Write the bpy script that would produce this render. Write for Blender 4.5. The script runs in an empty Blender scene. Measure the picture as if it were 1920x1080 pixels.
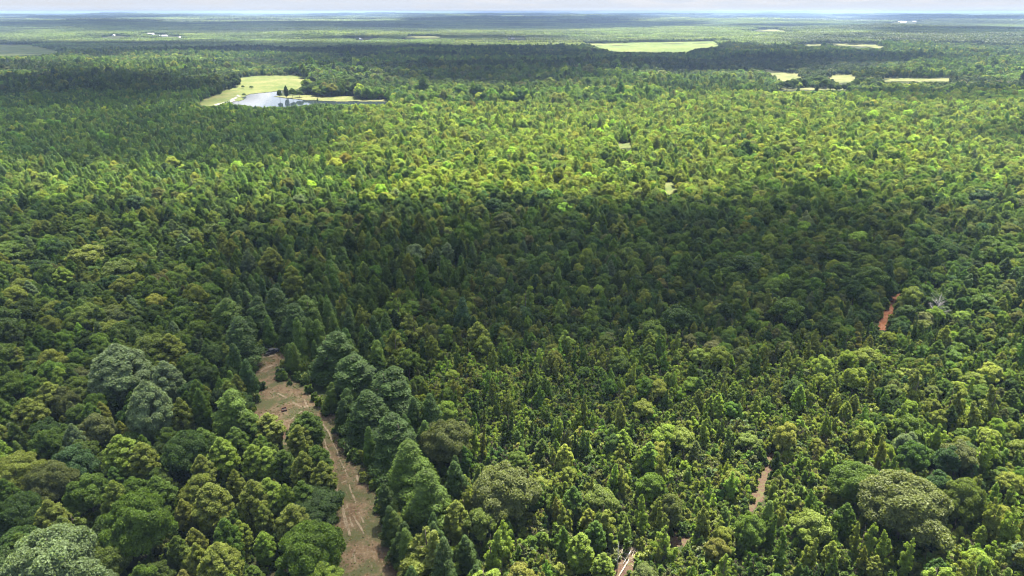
import bpy, math, random
import numpy as np
from mathutils import Vector
rng = np.random.default_rng(7)
random.seed(7)
R = math.radians
D, COL = bpy.data, bpy.context.scene.collection
SC = bpy.context.scene

# ------------------------------------------------------------------ camera
CAMZ, PITCH, F = 120.0, R(22.05), 1280.0
cam_d = D.cameras.new('camera'); cam = D.objects.new('camera', cam_d); COL.objects.link(cam)
cam.location = (0, 0, CAMZ); cam.rotation_euler = (R(90) - PITCH, 0, 0)
cam_d.sensor_width = 36; cam_d.lens = 24.0; cam_d.clip_start = 1.0; cam_d.clip_end = 150000
SC.camera = cam

# ------------------------------------------------------------------ light
SUN_EL, SUN_AZ = R(64), R(22)          # azimuth from +Y (the view), negative = from the left
world = D.worlds.new('World'); SC.world = world; world.use_nodes = True
wn, wl = world.node_tree.nodes, world.node_tree.links
wn.clear()
wo = wn.new('ShaderNodeOutputWorld'); bg = wn.new('ShaderNodeBackground')
sky = wn.new('ShaderNodeTexSky'); sky.sky_type = 'NISHITA'; sky.sun_disc = False
sky.sun_elevation = SUN_EL; sky.sun_rotation = SUN_AZ; sky.altitude = 200
sky.air_density = 0.8; sky.dust_density = 4.0; sky.ozone_density = 1.0
# thin high cloud in the sky itself
geo = wn.new('ShaderNodeTexCoord'); mp = wn.new('ShaderNodeMapping'); mp.inputs['Scale'].default_value = (3, 3, 26)
nz = wn.new('ShaderNodeTexNoise'); nz.inputs['Scale'].default_value = 5; nz.inputs['Detail'].default_value = 6
rp = wn.new('ShaderNodeValToRGB'); rp.color_ramp.elements[0].position = .38; rp.color_ramp.elements[1].position = .62
mxs = wn.new('ShaderNodeMixRGB'); mxs.inputs['Color2'].default_value = (1.07, 1.14, 1.25, 1)
mm = wn.new('ShaderNodeMath'); mm.operation = 'MULTIPLY_ADD'; mm.inputs[1].default_value = .22; mm.inputs[2].default_value = .5
wl.new(geo.outputs['Generated'], mp.inputs['Vector']); wl.new(mp.outputs[0], nz.inputs['Vector'])
sx_ = wn.new('ShaderNodeSeparateXYZ'); wl.new(geo.outputs['Generated'], sx_.inputs[0])
lowm = wn.new('ShaderNodeMapRange'); lowm.inputs['From Min'].default_value = .0; lowm.inputs['From Max'].default_value = .35; lowm.inputs['To Min'].default_value = .86; lowm.inputs['To Max'].default_value = .42
wl.new(sx_.outputs['Z'], lowm.inputs['Value'])
wl.new(nz.outputs['Fac'], rp.inputs['Fac']); wl.new(rp.outputs['Color'], mm.inputs[0]); wl.new(lowm.outputs[0], mm.inputs[2]); wl.new(mm.outputs[0], mxs.inputs['Fac'])
wl.new(sky.outputs[0], mxs.inputs['Color1']); wl.new(mxs.outputs[0], bg.inputs['Color']); wl.new(bg.outputs[0], wo.inputs['Surface'])
bg.inputs['Strength'].default_value = 0.14
sun_d = D.lights.new('sun', 'SUN'); sun = D.objects.new('sun', sun_d); COL.objects.link(sun)
sun_d.energy = 4.8; sun_d.angle = R(0.5); sun_d.color = (1.0, 0.95, 0.86)
SUNV = Vector((math.sin(SUN_AZ) * math.cos(SUN_EL), math.cos(SUN_AZ) * math.cos(SUN_EL), math.sin(SUN_EL)))
sun.rotation_euler = SUNV.to_track_quat('Z', 'Y').to_euler()
vs = SC.view_settings; vs.view_transform = 'Standard'; vs.look = 'None'; vs.gamma = 1; vs.use_curve_mapping = False
vs.exposure = 2.3
cy = SC.cycles
cy.max_bounces = 5; cy.diffuse_bounces = 2; cy.glossy_bounces = 2; cy.transmission_bounces = 3; cy.volume_bounces = 0
cy.transparent_max_bounces = 8; cy.use_denoising = True; cy.pixel_filter_type = 'BLACKMAN_HARRIS'; cy.filter_width = 1.15; cy.denoising_prefilter = 'ACCURATE'

# ------------------------------------------------------------------ helpers
def G(*a): return np.asarray(a, float)
def hashv(i, j, s):
    n = (i.astype(np.int64) * 374761393 + j.astype(np.int64) * 668265263 + s * 974634777) & 0xffffffff
    n = ((n ^ (n >> 13)) * 1274126177) & 0xffffffff
    return ((n ^ (n >> 16)) & 0xffff) / 65535.0
def vnoise(x, y, s=0):
    x = np.asarray(x, float); y = np.asarray(y, float)
    i, j = np.floor(x), np.floor(y); u, v = x - i, y - j
    u = u * u * (3 - 2 * u); v = v * v * (3 - 2 * v)
    return (hashv(i, j, s) * (1 - u) + hashv(i + 1, j, s) * u) * (1 - v) + (hashv(i, j + 1, s) * (1 - u) + hashv(i + 1, j + 1, s) * u) * v
def fbm(x, y, s=0, o=4):
    t, a, n = 0, .5, 0
    for k in range(o):
        t = t + a * vnoise(x * 2 ** k, y * 2 ** k, s + 17 * k); n += a; a *= .5
    return t / n
def sstep(a, b, x):
    t = np.clip((x - a) / (b - a), 0, 1); return t * t * (3 - 2 * t)
def project(x, y, z):
    dz = z - CAMZ
    d = y * math.cos(PITCH) - dz * math.sin(PITCH)
    u = y * math.sin(PITCH) + dz * math.cos(PITCH)
    d = np.maximum(d, 1e-3)
    return 960 + F * x / d, 540 - F * u / d, d
def ray(px, py):
    a, b = (np.asarray(px, float) - 960) / F, (540 - np.asarray(py, float)) / F
    return a, math.cos(PITCH) + b * math.sin(PITCH), -math.sin(PITCH) + b * math.cos(PITCH)
def at_level(px, py, z=0.0):
    dx, dy, dz = ray(px, py); t = (z - CAMZ) / np.minimum(dz, -1e-5); return dx * t, dy * t
LAKE = at_level(560, 188)
def height(x, y):
    x = np.asarray(x, float); y = np.asarray(y, float); r = np.hypot(x, y)
    near = 5.0 * (fbm(x / 170 + 3, y / 170 + 8, 3, 3) - .5) * sstep(120, 260, r)
    amp = 9 + 27 * sstep(1500, 3600, r) * 1.6 + 75 * sstep(6000, 24000, r)
    far = amp * 2.0 * (fbm(x / 2300 + 11, y / 1500 + 5, 9, 4) - .53) * sstep(500, 1400, r)
    flat = np.exp(-(((x - LAKE[0]) / 420) ** 2 + ((y - LAKE[1] - 120) / 420) ** 2) ** 2)
    mound = 5 * np.exp(-((x - at_level(530, 148)[0]) / 120) ** 2 - ((y - at_level(530, 148)[1]) / 110) ** 2)
    h = near + far
    flat2 = sstep(3000, 1900, r) * .6
    return h * (1 - flat) * (1 - flat2 * sstep(700, 1000, r)) + mound - 0 * flat
def on_ground(px, py, h=0.0):
    px = np.atleast_1d(np.asarray(px, float)); py = np.atleast_1d(np.asarray(py, float))
    z = np.zeros_like(px)
    for _ in range(12):
        x, y = at_level(px, py, z + h); z = z * .4 + .6 * height(x, y)
    return x, y, height(x, y)
def inpoly(px, py, poly):
    px = np.asarray(px, float); py = np.asarray(py, float); c = np.zeros(px.shape, bool); n = len(poly)
    for i in range(n):
        x1, y1 = poly[i]; x2, y2 = poly[(i + 1) % n]
        if y1 == y2: continue
        m = ((y1 > py) != (y2 > py)) & (px < (x2 - x1) * (py - y1) / (y2 - y1) + x1); c ^= m
    return c
def ell(px, py, cx, cy_, rx, ry, soft=.5):
    d = np.hypot((px - cx) / rx, (py - cy_) / ry); return sstep(1 + soft, 1 - soft, d)

# ------------------------------------------------------------------ materials
def mat(name):
    m = D.materials.new(name); m.use_nodes = True; n = m.node_tree.nodes; n.clear()
    return m, n, m.node_tree.links, n.new('ShaderNodeOutputMaterial')
def principled(n, color=(.5, .5, .5), rough=.8, metal=0, spec=.3):
    b = n.new('ShaderNodeBsdfPrincipled'); b.inputs['Base Color'].default_value = (*color, 1)
    b.inputs['Roughness'].default_value = rough; b.inputs['Metallic'].default_value = metal
    b.inputs['Specular IOR Level'].default_value = spec
    return b
def simple(name, color, rough=.8, metal=0, spec=.3, var=.25, scale=6):
    m, n, l, o = mat(name); b = principled(n, color, rough, metal, spec)
    if var:
        tc = n.new('ShaderNodeTexCoord'); nz = n.new('ShaderNodeTexNoise'); nz.inputs['Scale'].default_value = scale; nz.inputs['Detail'].default_value = 5
        mx = n.new('ShaderNodeMixRGB'); mx.inputs['Color1'].default_value = (*[c * (1 - var) for c in color], 1)
        mx.inputs['Color2'].default_value = (*[min(1, c * (1 + var)) for c in color], 1)
        l.new(tc.outputs['Object'], nz.inputs['Vector']); l.new(nz.outputs['Fac'], mx.inputs['Fac']); l.new(mx.outputs[0], b.inputs['Base Color'])
    l.new(b.outputs[0], o.inputs['Surface']); return m
def leaf_mat(name, transl=.45, gloss=.2):
    m, n, l, o = mat(name)
    t = n.new('ShaderNodeAttribute'); t.attribute_type = 'INSTANCER'; t.attribute_name = 'tint'
    lv = n.new('ShaderNodeAttribute'); lv.attribute_name = 'lv'
    mr = n.new('ShaderNodeMapRange'); mr.inputs['To Min'].default_value = .62; mr.inputs['To Max'].default_value = 1.42
    l.new(lv.outputs['Fac'], mr.inputs['Value'])
    sc = n.new('ShaderNodeVectorMath'); sc.operation = 'SCALE'
    l.new(t.outputs['Color'], sc.inputs[0]); l.new(mr.outputs[0], sc.inputs['Scale'])
    b = principled(n, rough=.5, spec=gloss); l.new(sc.outputs[0], b.inputs['Base Color'])
    tr = n.new('ShaderNodeBsdfTranslucent')
    tcol = n.new('ShaderNodeMixRGB'); tcol.blend_type = 'MULTIPLY'; tcol.inputs['Fac'].default_value = 1; tcol.inputs['Color2'].default_value = (1.25, 1.3, .5, 1)
    l.new(sc.outputs[0], tcol.inputs['Color1']); l.new(tcol.outputs[0], tr.inputs['Color'])
    mx = n.new('ShaderNodeMixShader'); mx.inputs['Fac'].default_value = transl
    l.new(b.outputs[0], mx.inputs[1]); l.new(tr.outputs[0], mx.inputs[2]); l.new(mx.outputs[0], o.inputs['Surface'])
    return m
M_LEAF = leaf_mat('leaves'); M_NEEDLE = leaf_mat('needles', .3, .15)
M_BARK = simple('bark', (.12, .09, .065), .9, scale=3)
M_DEAD = simple('dead_wood', (.33, .31, .29), .85, scale=3)
M_STRAW = simple('straw_wood', (.46, .38, .27), .85, scale=3)

def ground_mat(name, stops, scales=(.02, .12, .9), bump=.0, rough=.95, k_=1.):
    stops = [(p, tuple(k_ * q for q in c)) for p, c in stops]
    """stops: list of (pos, colour) on a mix of noises at world scale"""
    m, n, l, o = mat(name); b = principled(n, rough=rough, spec=.1)
    g = n.new('ShaderNodeNewGeometry'); acc = None
    for k, s in enumerate(scales):
        nz = n.new('ShaderNodeTexNoise'); nz.inputs['Scale'].default_value = s; nz.inputs['Detail'].default_value = 5; nz.inputs['Roughness'].default_value = .65
        l.new(g.outputs['Position'], nz.inputs['Vector'])
        if acc is None: acc = nz.outputs['Fac']
        else:
            a = n.new('ShaderNodeMath'); a.operation = 'ADD'; l.new(acc, a.inputs[0]); l.new(nz.outputs['Fac'], a.inputs[1]); acc = a.outputs[0]
    d = n.new('ShaderNodeMath'); d.operation = 'MULTIPLY'; d.inputs[1].default_value = 1 / len(scales); l.new(acc, d.inputs[0])
    r = n.new('ShaderNodeValToRGB'); e = r.color_ramp.elements
    while len(e) < len(stops): e.new(.5)
    for k, (p, c) in enumerate(stops): e[k].position = p; e[k].color = (*c, 1)
    l.new(d.outputs[0], r.inputs['Fac']); l.new(r.outputs[0], b.inputs['Base Color'])
    if bump:
        bp = n.new('ShaderNodeBump'); bp.inputs['Strength'].default_value = 1; bp.inputs['Distance'].default_value = bump
        l.new(acc, bp.inputs['Height']); l.new(bp.outputs[0], b.inputs['Normal'])
    l.new(b.outputs[0], o.inputs['Surface']); return m
M_FLOOR = ground_mat('forest_floor', [(.38, (.012, .02, .006)), (.5, (.024, .032, .010)), (.6, (.045, .038, .02))], bump=.2)
M_FARLAND = ground_mat('distant_canopy', [(.40, (.018, .036, .012)), (.5, (.032, .055, .018)), (.6, (.06, .085, .03))], scales=(.0006, .004, .03), bump=6)  # self-shade among far crowns is put into these darker tones

# ------------------------------------------------------------------ mesh builders
def mesh_from(name, verts, faces, mats, fmat=None, attrs=None, smooth=False):
    """faces: (n,k) array or list of lists"""
    me = D.meshes.new(name); v = np.asarray(verts, np.float32)
    me.vertices.add(len(v)); me.vertices.foreach_set('co', v.ravel())
    if isinstance(faces, np.ndarray):
        n, k = faces.shape; idx = faces.ravel(); st = np.arange(n) * k; tot = np.full(n, k)
    else:
        idx = np.array([i for f in faces for i in f]); tot = np.array([len(f) for f in faces]); st = np.concatenate([[0], np.cumsum(tot)[:-1]]); n = len(faces)
    me.loops.add(len(idx)); me.loops.foreach_set('vertex_index', idx.astype(np.int32))
    me.polygons.add(n); me.polygons.foreach_set('loop_start', st.astype(np.int32)); me.polygons.foreach_set('loop_total', tot.astype(np.int32))
    for m in mats: me.materials.append(m)
    if fmat is not None: me.polygons.foreach_set('material_index', np.asarray(fmat, np.int32))
    me.polygons.foreach_set('use_smooth', np.full(n, smooth))
    for k_, a in (attrs or {}).items():
        at = me.attributes.new(k_, 'FLOAT', 'POINT'); at.data.foreach_set('value', np.asarray(a, np.float32))
    me.update(); me.validate(); return me
def link(name, me, parent=None, **props):
    o = D.objects.new(name, me); COL.objects.link(o)
    if parent: o.parent = parent
    for k, v in props.items(): o[k] = v
    return o
def tubes(paths, sides=6):
    """paths: list of lists of (x,y,z,r)"""
    V, Fc = [], []
    for p in paths:
        p = np.asarray(p, float); b = len(V)
        for k in range(len(p)):
            t = p[min(k + 1, len(p) - 1), :3] - p[max(k - 1, 0), :3]; t /= np.linalg.norm(t) + 1e-9
            a = np.cross(t, [0, 1, 0] if abs(t[1]) < .8 else [1, 0, 0]); a /= np.linalg.norm(a); c = np.cross(t, a)
            for s in range(sides):
                w = 2 * math.pi * s / sides; V.append(p[k, :3] + p[k, 3] * (a * math.cos(w) + c * math.sin(w)))
        for k in range(len(p) - 1):
            for s in range(sides):
                Fc.append([b + k * sides + s, b + k * sides + (s + 1) % sides, b + (k + 1) * sides + (s + 1) % sides, b + (k + 1) * sides + s])
        Fc.append([b + s for s in range(sides)][::-1]); Fc.append([b + (len(p) - 1) * sides + s for s in range(sides)])
    return V, Fc

def leaves(lobes, n, size, g, up=.35, jit=.7, flat=.55, core=.45):
    """clumps of leaves over a set of lobes (x,y,z,r); returns verts, quads, lv"""
    L = np.asarray(lobes); w = L[:, 3] ** 2; w /= w.sum()
    k = g.choice(len(L), int(n * 1.5), p=w); d = g.normal(size=(len(k), 3)); d[:, 2] += up
    d /= np.linalg.norm(d, axis=1)[:, None]
    p = L[k, :3] + d * L[k, 3:4] * g.uniform(.72, 1.08, (len(k), 1)) * G(1, 1, .9)
    keep = np.ones(len(k), bool)
    for q in L:                                  # not buried deep inside another lobe
        keep &= (np.linalg.norm(p - q[:3], axis=1) > q[3] * .68)
    p, d, k = p[keep][:n], d[keep][:n], k[keep][:n]; m = len(p)
    c = L[:, :3].mean(0); out = p - c; out /= np.linalg.norm(out, axis=1)[:, None] + 1e-6
    nr = d * .8 + out * .5 + g.normal(size=(m, 3)) * jit + G(0, 0, .25); nr /= np.linalg.norm(nr, axis=1)[:, None]
    a = np.cross(nr, g.normal(size=(m, 3))); a /= np.linalg.norm(a, axis=1)[:, None]; b = np.cross(nr, a)
    s = size * g.uniform(.6, 1.35, (m, 1)); b = b * s * flat; a = a * s
    mid = nr * s * .22
    V = np.stack([p - a - mid * .5, p - b + mid, p + a - mid * .5, p + b + mid], 1).reshape(-1, 3)
    Q = np.arange(4 * m).reshape(m, 4)
    lob = g.uniform(.25, .75, len(L))[k]; lv = np.clip(lob + g.normal(size=m) * .2, 0, 1)
    return V, Q, np.repeat(lv, 4)

def lobes_broad(g, H=15., Rr=5., n=60, base=.32):
    out = []
    for _ in range(n):
        th = g.uniform(0, 2 * math.pi); u = g.uniform(-.15, 1) ; s = math.sqrt(max(0, 1 - u * u))
        f = g.uniform(.62, .86); bump = 1 + .16 * math.sin(3 * th + u * 4) 
        cz = H * (base + .22); hz = H * (1 - base - .22)
        out.append((Rr * f * s * bump * math.cos(th), Rr * f * s * bump * math.sin(th), cz + hz * f * u if u > 0 else cz + H * .28 * u, Rr * g.uniform(.15, .27)))
    for _ in range(n // 4):
        th = g.uniform(0, 2 * math.pi); q = g.uniform(0, .5) * Rr
        out.append((q * math.cos(th), q * math.sin(th), H * g.uniform(.45, .8), Rr * .3))
    return out
def lobes_sweetgum(g, H=12., Rr=2.3, n=58, base=.06):
    out = []
    for q in range(int(g.integers(1, 4))):            # one to three leaders, each a ragged oval with a thin tip
        top = 1 if q == 0 else g.uniform(.62, .88); a0 = g.uniform(0, 6.28); ox, oy = (0, 0) if q == 0 else (Rr * .55 * math.cos(a0), Rr * .55 * math.sin(a0))
        lx, ly = g.normal(size=2) * .8; wide = g.uniform(.3, .6); ph = g.uniform(0, 6.28); R_ = Rr * (.95 if q == 0 else .6); pw = g.uniform(.5, .95)
        for i in range(n if q == 0 else n // 2):
            t = g.uniform(0, 1); prof = (t / wide) ** .5 if t < wide else ((1 - t) / (1 - wide)) ** pw
            th = i * 2.4 + g.uniform(-.6, .6); side = 1 + .42 * math.sin(th + ph + 3 * t) + .2 * math.sin(3 * th + 9 * t)
            rr = R_ * prof * side * g.uniform(.45, 1.15); lr = Rr * (.10 + .2 * prof) * g.uniform(.7, 1.35); d = max(0, rr - lr * .5)
            out.append((ox + d * math.cos(th) + lx * t, oy + d * math.sin(th) + ly * t, H * top * (base + (1 - base) * t) - lr * .5, lr))
        for t in np.linspace(0, .9, 8): out.append((ox + lx * t, oy + ly * t, H * top * (base + (1 - base) * t), R_ * (1 - t) * .38 + .12))
    return out
def lobes_cone(g, H=12., Rr=2.3, n=60, base=.12, pw=.85, tip=.12):
    out = []; ph, lx, ly = g.uniform(0, 6.28), g.normal() * .6, g.normal() * .6
    for i in range(n):
        t = (i + g.uniform(0, 1)) / n; th = i * 2.4 + g.uniform(-.5, .5); rr = Rr * ((1 - t) ** pw * (.72 + .42 * g.uniform()) * (1 + .16 * math.sin(3 * th + ph + 4 * t)) + .02)
        lr = Rr * (tip + .22 * (1 - t)) * g.uniform(.8, 1.25)
        q = max(0, rr - lr * .7) * g.uniform(.75, 1.05)
        out.append((q * math.cos(th) + lx * t, q * math.sin(th) + ly * t, H * (base + (1 - base) * t) - lr * .5, lr))
    for t in np.linspace(0, .8, 9): out.append((lx * t, ly * t, H * (base + (1 - base) * t), Rr * (1 - t) * .45 + .1))
    return out
def lobes_bush(g):
    out = []
    for _ in range(int(g.integers(3, 6))):          # several stems, each with its own ragged top
        cx_, cy_ = g.normal(size=2) * 1.05; h_ = g.uniform(3.6, 6.6); w_ = g.uniform(.7, 1.25)
        for i in range(14):
            t = g.uniform(.08, 1); a = g.uniform(0, 6.28); q = w_ * (1.1 - t) ** .5 * g.uniform(.4, 1.1)
            out.append((cx_ + q * math.cos(a), cy_ + q * math.sin(a), h_ * t - .2, g.uniform(.28, .55) * (1.2 - .5 * t)))
    return out
def lobes_poplar(g, H=17., Rr=3.8, n=65, base=.2):
    out = []
    for i in range(n):
        t = (i + g.uniform(0, 1)) / n; env = Rr * (math.sin(math.pi * min(1, (t * .78 + .22)) ** 1.15) ** .75 if t < .97 else .15)
        lr = Rr * g.uniform(.17, .28) * (1.1 - .45 * t); th = i * 2.4 + g.uniform(-.6, .6)
        q = max(0, env - lr) * g.uniform(.8, 1.05)
        out.append((q * math.cos(th), q * math.sin(th), H * (base + (1 - base) * t) - lr * .6, lr))
    for t in np.linspace(0, .8, 8): out.append((0, 0, H * (base + (1 - base) * t), Rr * .42 * (1 - .6 * t)))
    return out
def trunk_paths(g, H, Rr, kind):
    r0 = H * .016; P = [[(0, 0, -.5, r0 * 1.35), (0, 0, .4, r0), (g.normal() * .1, g.normal() * .1, H * .45, r0 * .7), (g.normal() * .15, g.normal() * .15, H * .8, r0 * .3), (0, 0, H * .93, r0 * .08)]]
    for i in range(9 if kind != 'cone' else 7):
        t = g.uniform(.28, .8); th = i * 2.4 + g.uniform(-.4, .4); L = Rr * g.uniform(.55, .85) * (1.15 - t * (.6 if kind == 'broad' else .95)); z = H * t
        rise = {'broad': .8, 'poplar': .9, 'cone': .5, 'pine': .25, 'bush': .8, 'oak': .7, 'tulip': .9}[kind] * L
        c, s = math.cos(th), math.sin(th)
        P.append([(0, 0, z, r0 * .42), (c * L * .5, s * L * .5, z + rise * .45, r0 * .25), (c * L, s * L, z + rise, r0 * .07)])
    return P

SPEC = {  # kind: (variants, base height, crown radius)
    'broad': (8, 15., 5.0), 'cone': (12, 12., 2.3), 'pine': (6, 16., 3.5), 'poplar': (8, 17., 3.8), 'bush': (7, 6.5, 2.3), 'oak': (3, 16., 8.0), 'tulip': (3, 22., 6.5)}
def make_form(kind, seed, lod):
    g = np.random.default_rng(seed); _, H, Rr = SPEC[kind]
    nf = {'broad': (21000, 1500), 'cone': (8000, 520), 'pine': (17000, 900), 'poplar': (17000, 950), 'bush': (7500, 520), 'oak': (52000, 3500), 'tulip': (44000, 3000)}[kind][lod]
    if lod: cfg = {'broad': .95, 'cone': .75, 'pine': .85, 'poplar': .95, 'bush': .8, 'oak': 1., 'tulip': 1.}[kind]
    else: cfg = {'broad': .28, 'cone': .215, 'pine': .25, 'poplar': .275, 'bush': .225, 'oak': .27, 'tulip': .27}[kind]
    if kind == 'broad': L = lobes_broad(g, n=int(g.integers(55, 80)), base=g.uniform(.25, .36))
    elif kind == 'cone': L = lobes_sweetgum(g)
    elif kind == 'pine': L = lobes_cone(g, H, Rr, 60, .12, g.uniform(.40, .58), .2)
    elif kind == 'poplar': L = lobes_poplar(g)
    elif kind == 'tulip': L = lobes_poplar(g, H, Rr, 130)
    elif kind == 'oak': L = lobes_broad(g, H, Rr, 150, .25); L = [(a, b, c, d * .8) for a, b, c, d in L]
    else: L = lobes_bush(g)
    V, Q, lv = leaves(L, nf, cfg, g, up=.5 if kind != 'broad' else .35, jit=.55 if kind == 'pine' else .7, flat=.32 if kind == 'pine' else .58)
    if kind == 'broad': V[:, :2] *= G(1, g.uniform(.85, 1.1))
    TV, TF = tubes(trunk_paths(g, H, Rr, kind), 6 if not lod else 4)
    return V, Q, lv, TV, TF
FORMS, PROTO_NEAR, PROTO_FAR = {}, D.collections.new('tree_forms_near'), D.collections.new('tree_forms_far')
VOFF = {}; off = 0
for kind, (nv, H, Rr) in SPEC.items():
    VOFF[kind] = off
    for v in range(nv):
        for lod, coll in ((0, PROTO_NEAR), (1, PROTO_FAR)):
            V, Q, lv, TV, TF = make_form(kind, 100 + off * 7 + lod, lod)
            lm = M_NEEDLE if kind == 'pine' else M_LEAF
            if lod == 0:
                FORMS[kind, v] = (mesh_from(kind + '_crown', V, Q, [lm], attrs={'lv': lv}), mesh_from(kind + '_trunk', TV, TF, [M_BARK], smooth=True))
            nV = len(V); TFa = [[i + nV for i in f] for f in TF]
            fs = [list(q) for q in Q] + TFa
            me = mesh_from('form', np.vstack([V, TV]), fs, [lm, M_BARK], fmat=[0] * len(Q) + [1] * len(TF), attrs={'lv': np.concatenate([lv, np.full(len(TV), .5)])})
            o = D.objects.new('form_%03d' % off, me); coll.objects.link(o)
        off += 1
NFORM = off

def scatter(name, pts, variant, rotz, scl, tint, coll, label, kindprop='stuff', **kw):
    me = D.meshes.new(name); me.vertices.add(len(pts)); me.vertices.foreach_set('co', np.asarray(pts, np.float32).ravel())
    a = me.attributes.new('variant', 'INT', 'POINT'); a.data.foreach_set('value', np.asarray(variant, np.int32))
    rot = np.zeros((len(pts), 3), np.float32); rot[:, 2] = rotz
    a = me.attributes.new('rot', 'FLOAT_VECTOR', 'POINT'); a.data.foreach_set('vector', rot.ravel())
    a = me.attributes.new('scl', 'FLOAT_VECTOR', 'POINT'); a.data.foreach_set('vector', np.asarray(scl, np.float32).ravel())
    a = me.attributes.new('tint', 'FLOAT_COLOR', 'POINT'); a.data.foreach_set('color', np.column_stack([tint, np.ones(len(pts))]).astype(np.float32).ravel())
    o = link(name, me, kind=kindprop, label=label, **kw)
    ng = D.node_groups.new(name, 'GeometryNodeTree')
    ng.interface.new_socket('Geometry', in_out='INPUT', socket_type='NodeSocketGeometry'); ng.interface.new_socket('Geometry', in_out='OUTPUT', socket_type='NodeSocketGeometry')
    n, l = ng.nodes, ng.links
    gi, go, ip = n.new('NodeGroupInput'), n.new('NodeGroupOutput'), n.new('GeometryNodeInstanceOnPoints')
    ci = n.new('GeometryNodeCollectionInfo'); ci.inputs['Collection'].default_value = coll; ci.inputs['Separate Children'].default_value = True; ci.inputs['Reset Children'].default_value = True
    def attr(nm, t):
        k = n.new('GeometryNodeInputNamedAttribute'); k.data_type = t; k.inputs['Name'].default_value = nm; return k.outputs['Attribute']
    e2r = n.new('FunctionNodeEulerToRotation'); l.new(attr('rot', 'FLOAT_VECTOR'), e2r.inputs[0])
    ip.inputs['Pick Instance'].default_value = True
    l.new(gi.outputs[0], ip.inputs['Points']); l.new(ci.outputs[0], ip.inputs['Instance']); l.new(attr('variant', 'INT'), ip.inputs['Instance Index'])
    l.new(e2r.outputs[0], ip.inputs['Rotation']); l.new(attr('scl', 'FLOAT_VECTOR'), ip.inputs['Scale']); l.new(ip.outputs[0], go.inputs[0])
    md = o.modifiers.new('scatter', 'NODES'); md.node_group = ng
    return o

M_R1 = simple('pale_metal_roof', (.70, .71, .72), .4, .0, scale=.5, var=.05); M_R2 = simple('grey_roof', (.20, .20, .21), .8, var=.1)
# ------------------------------------------------------------------ image-measured outlines (1920x1080 photo) turned into places on the ground
CLEARING = [(474,668),(484,664),(500,661),(520,655),(530,652),(531,668),(521,690),(516,712),(530,722),(545,727),(575,727),(600,758),(622,786),(633,820),(645,850),(665,880),(688,905),(700,945),(714,990),(727,1030),(740,1085),(628,1085),(626,1020),(622,985),(636,960),(637,930),(631,900),(626,860),(610,830),(592,797),(566,780),(540,792),(505,790),(470,772),(484,740),(492,712),(482,690)]
CLEAR_WIDE = [(466,664),(500,656),(536,646),(540,668),(530,690),(526,710),(580,722),(608,756),(632,788),(642,820),(655,848),(676,878),(698,903),(710,945),(726,990),(738,1030),(752,1110),(612,1110),(610,985),(620,960),(616,900),(604,860),(560,835),(500,830),(455,790),(470,740),(474,700)]
POND = [(424,193),(434,190),(448,179),(463,176),(494,172),(521,168.5),(527,171),(526,177),(511,181),(530,184),(561,187),(590,189),(648,190.5),(694,190),(727,191),(733,196),(650,202),(560,207),(480,206),(430,200)]
VPOND = [(434,190),(448,179),(463,176),(494,172),(521,168.5),(527,171),(526,177),(511,181),(530,184),(561,187),(590,189),(648,190.5),(694,190),(727,191),(728,194),(700,196),(640,195),(600,193),(560,196),(530,199),(490,199.5),(455,196),(436,193)]
VLIT = [(1104,82),(1160,80),(1230,79),(1350,77.5),(1350,86),(1310,90),(1290,97),(1160,97),(1118,89)]
VTAN = [(1427,130),(1462,133.5),(1498,139),(1506,150),(1462,153),(1456,142)]
VTAN2 = [(1553,143),(1600,142),(1606,153),(1578,157),(1556,150)]
MEADOW = [(366,192),(380,186),(398,182),(420,172),(449,163),(452,158),(448,147),(486,143),(530,142),(573,142.5),(573,149),(567,162),(545,168),(521,168.5),(494,172),(463,176),(448,179),(434,189),(404,198),(385,199)]
SPIT = [(511,181),(540,180),(560,179),(577,176.5),(600,180),(650,181),(690,186),(727,187),(727,191),(694,190),(648,190.5),(590,189),(561,187),(530,184)]
DAM = [(400,198),(434,187),(446,178),(450,179),(437,190),(408,199)]
LITFIELD = [(1102,82),(1160,80),(1230,79),(1352,77),(1352,90),(1335,97),(1230,104),(1150,96),(1120,90)]
TANFIELD = [(1425,129),(1462,133),(1480,138),(1600,141),(1606,154),(1560,158),(1500,152),(1458,152),(1450,140)]
TANFIELD2 = [(1650,147),(1785,147.5),(1785,153),(1720,153),(1655,154)]
STRIP = [(1458,166),(1590,165.5),(1592,168.5),(1460,169)]
LEFTFIELD = [(-40,84),(60,84),(98,90),(112,98),(60,104),(-40,106)]
FAR1 = [(776,69),(800,68),(822,70.5),(815,74),(780,73.5)]
FAR2 = [(1415,55),(1465,56),(1470,60),(1425,59)]
FAR3 = [(1508,83),(1540,82.5),(1542,86),(1510,87)]
FAR4 = [(1560,82.5),(1610,82.5),(1662,88),(1655,91),(1600,87.5),(1562,85.5)]
SHORE = [(860,184),(1000,181.5),(1000,184.5),(862,187)]
RED = [(1688,538),(1696,543),(1686,556),(1678,575),(1668,600),(1659,620),(1644,618),(1650,600),(1660,580),(1668,562),(1682,548)]
TRAIL = [(1442,843),(1457,846),(1455,862),(1440,880),(1438,905),(1436,925),(1420,945),(1405,965),(1396,960),(1410,935),(1420,900),(1430,870)]
GAP1 = [(1250,1000),(1287,1000),(1285,1022),(1258,1018)]
GAP2 = [(1163,1020),(1196,1020),(1200,1045),(1185,1085),(1145,1090)]
GAP3 = [(1246,343),(1266,343),(1267,362),(1250,366)]
GAP4 = [(1158,268),(1184,268),(1182,277),(1162,278)]
GAP5 = [(514,806),(540,806),(538,824),(516,822)]
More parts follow.
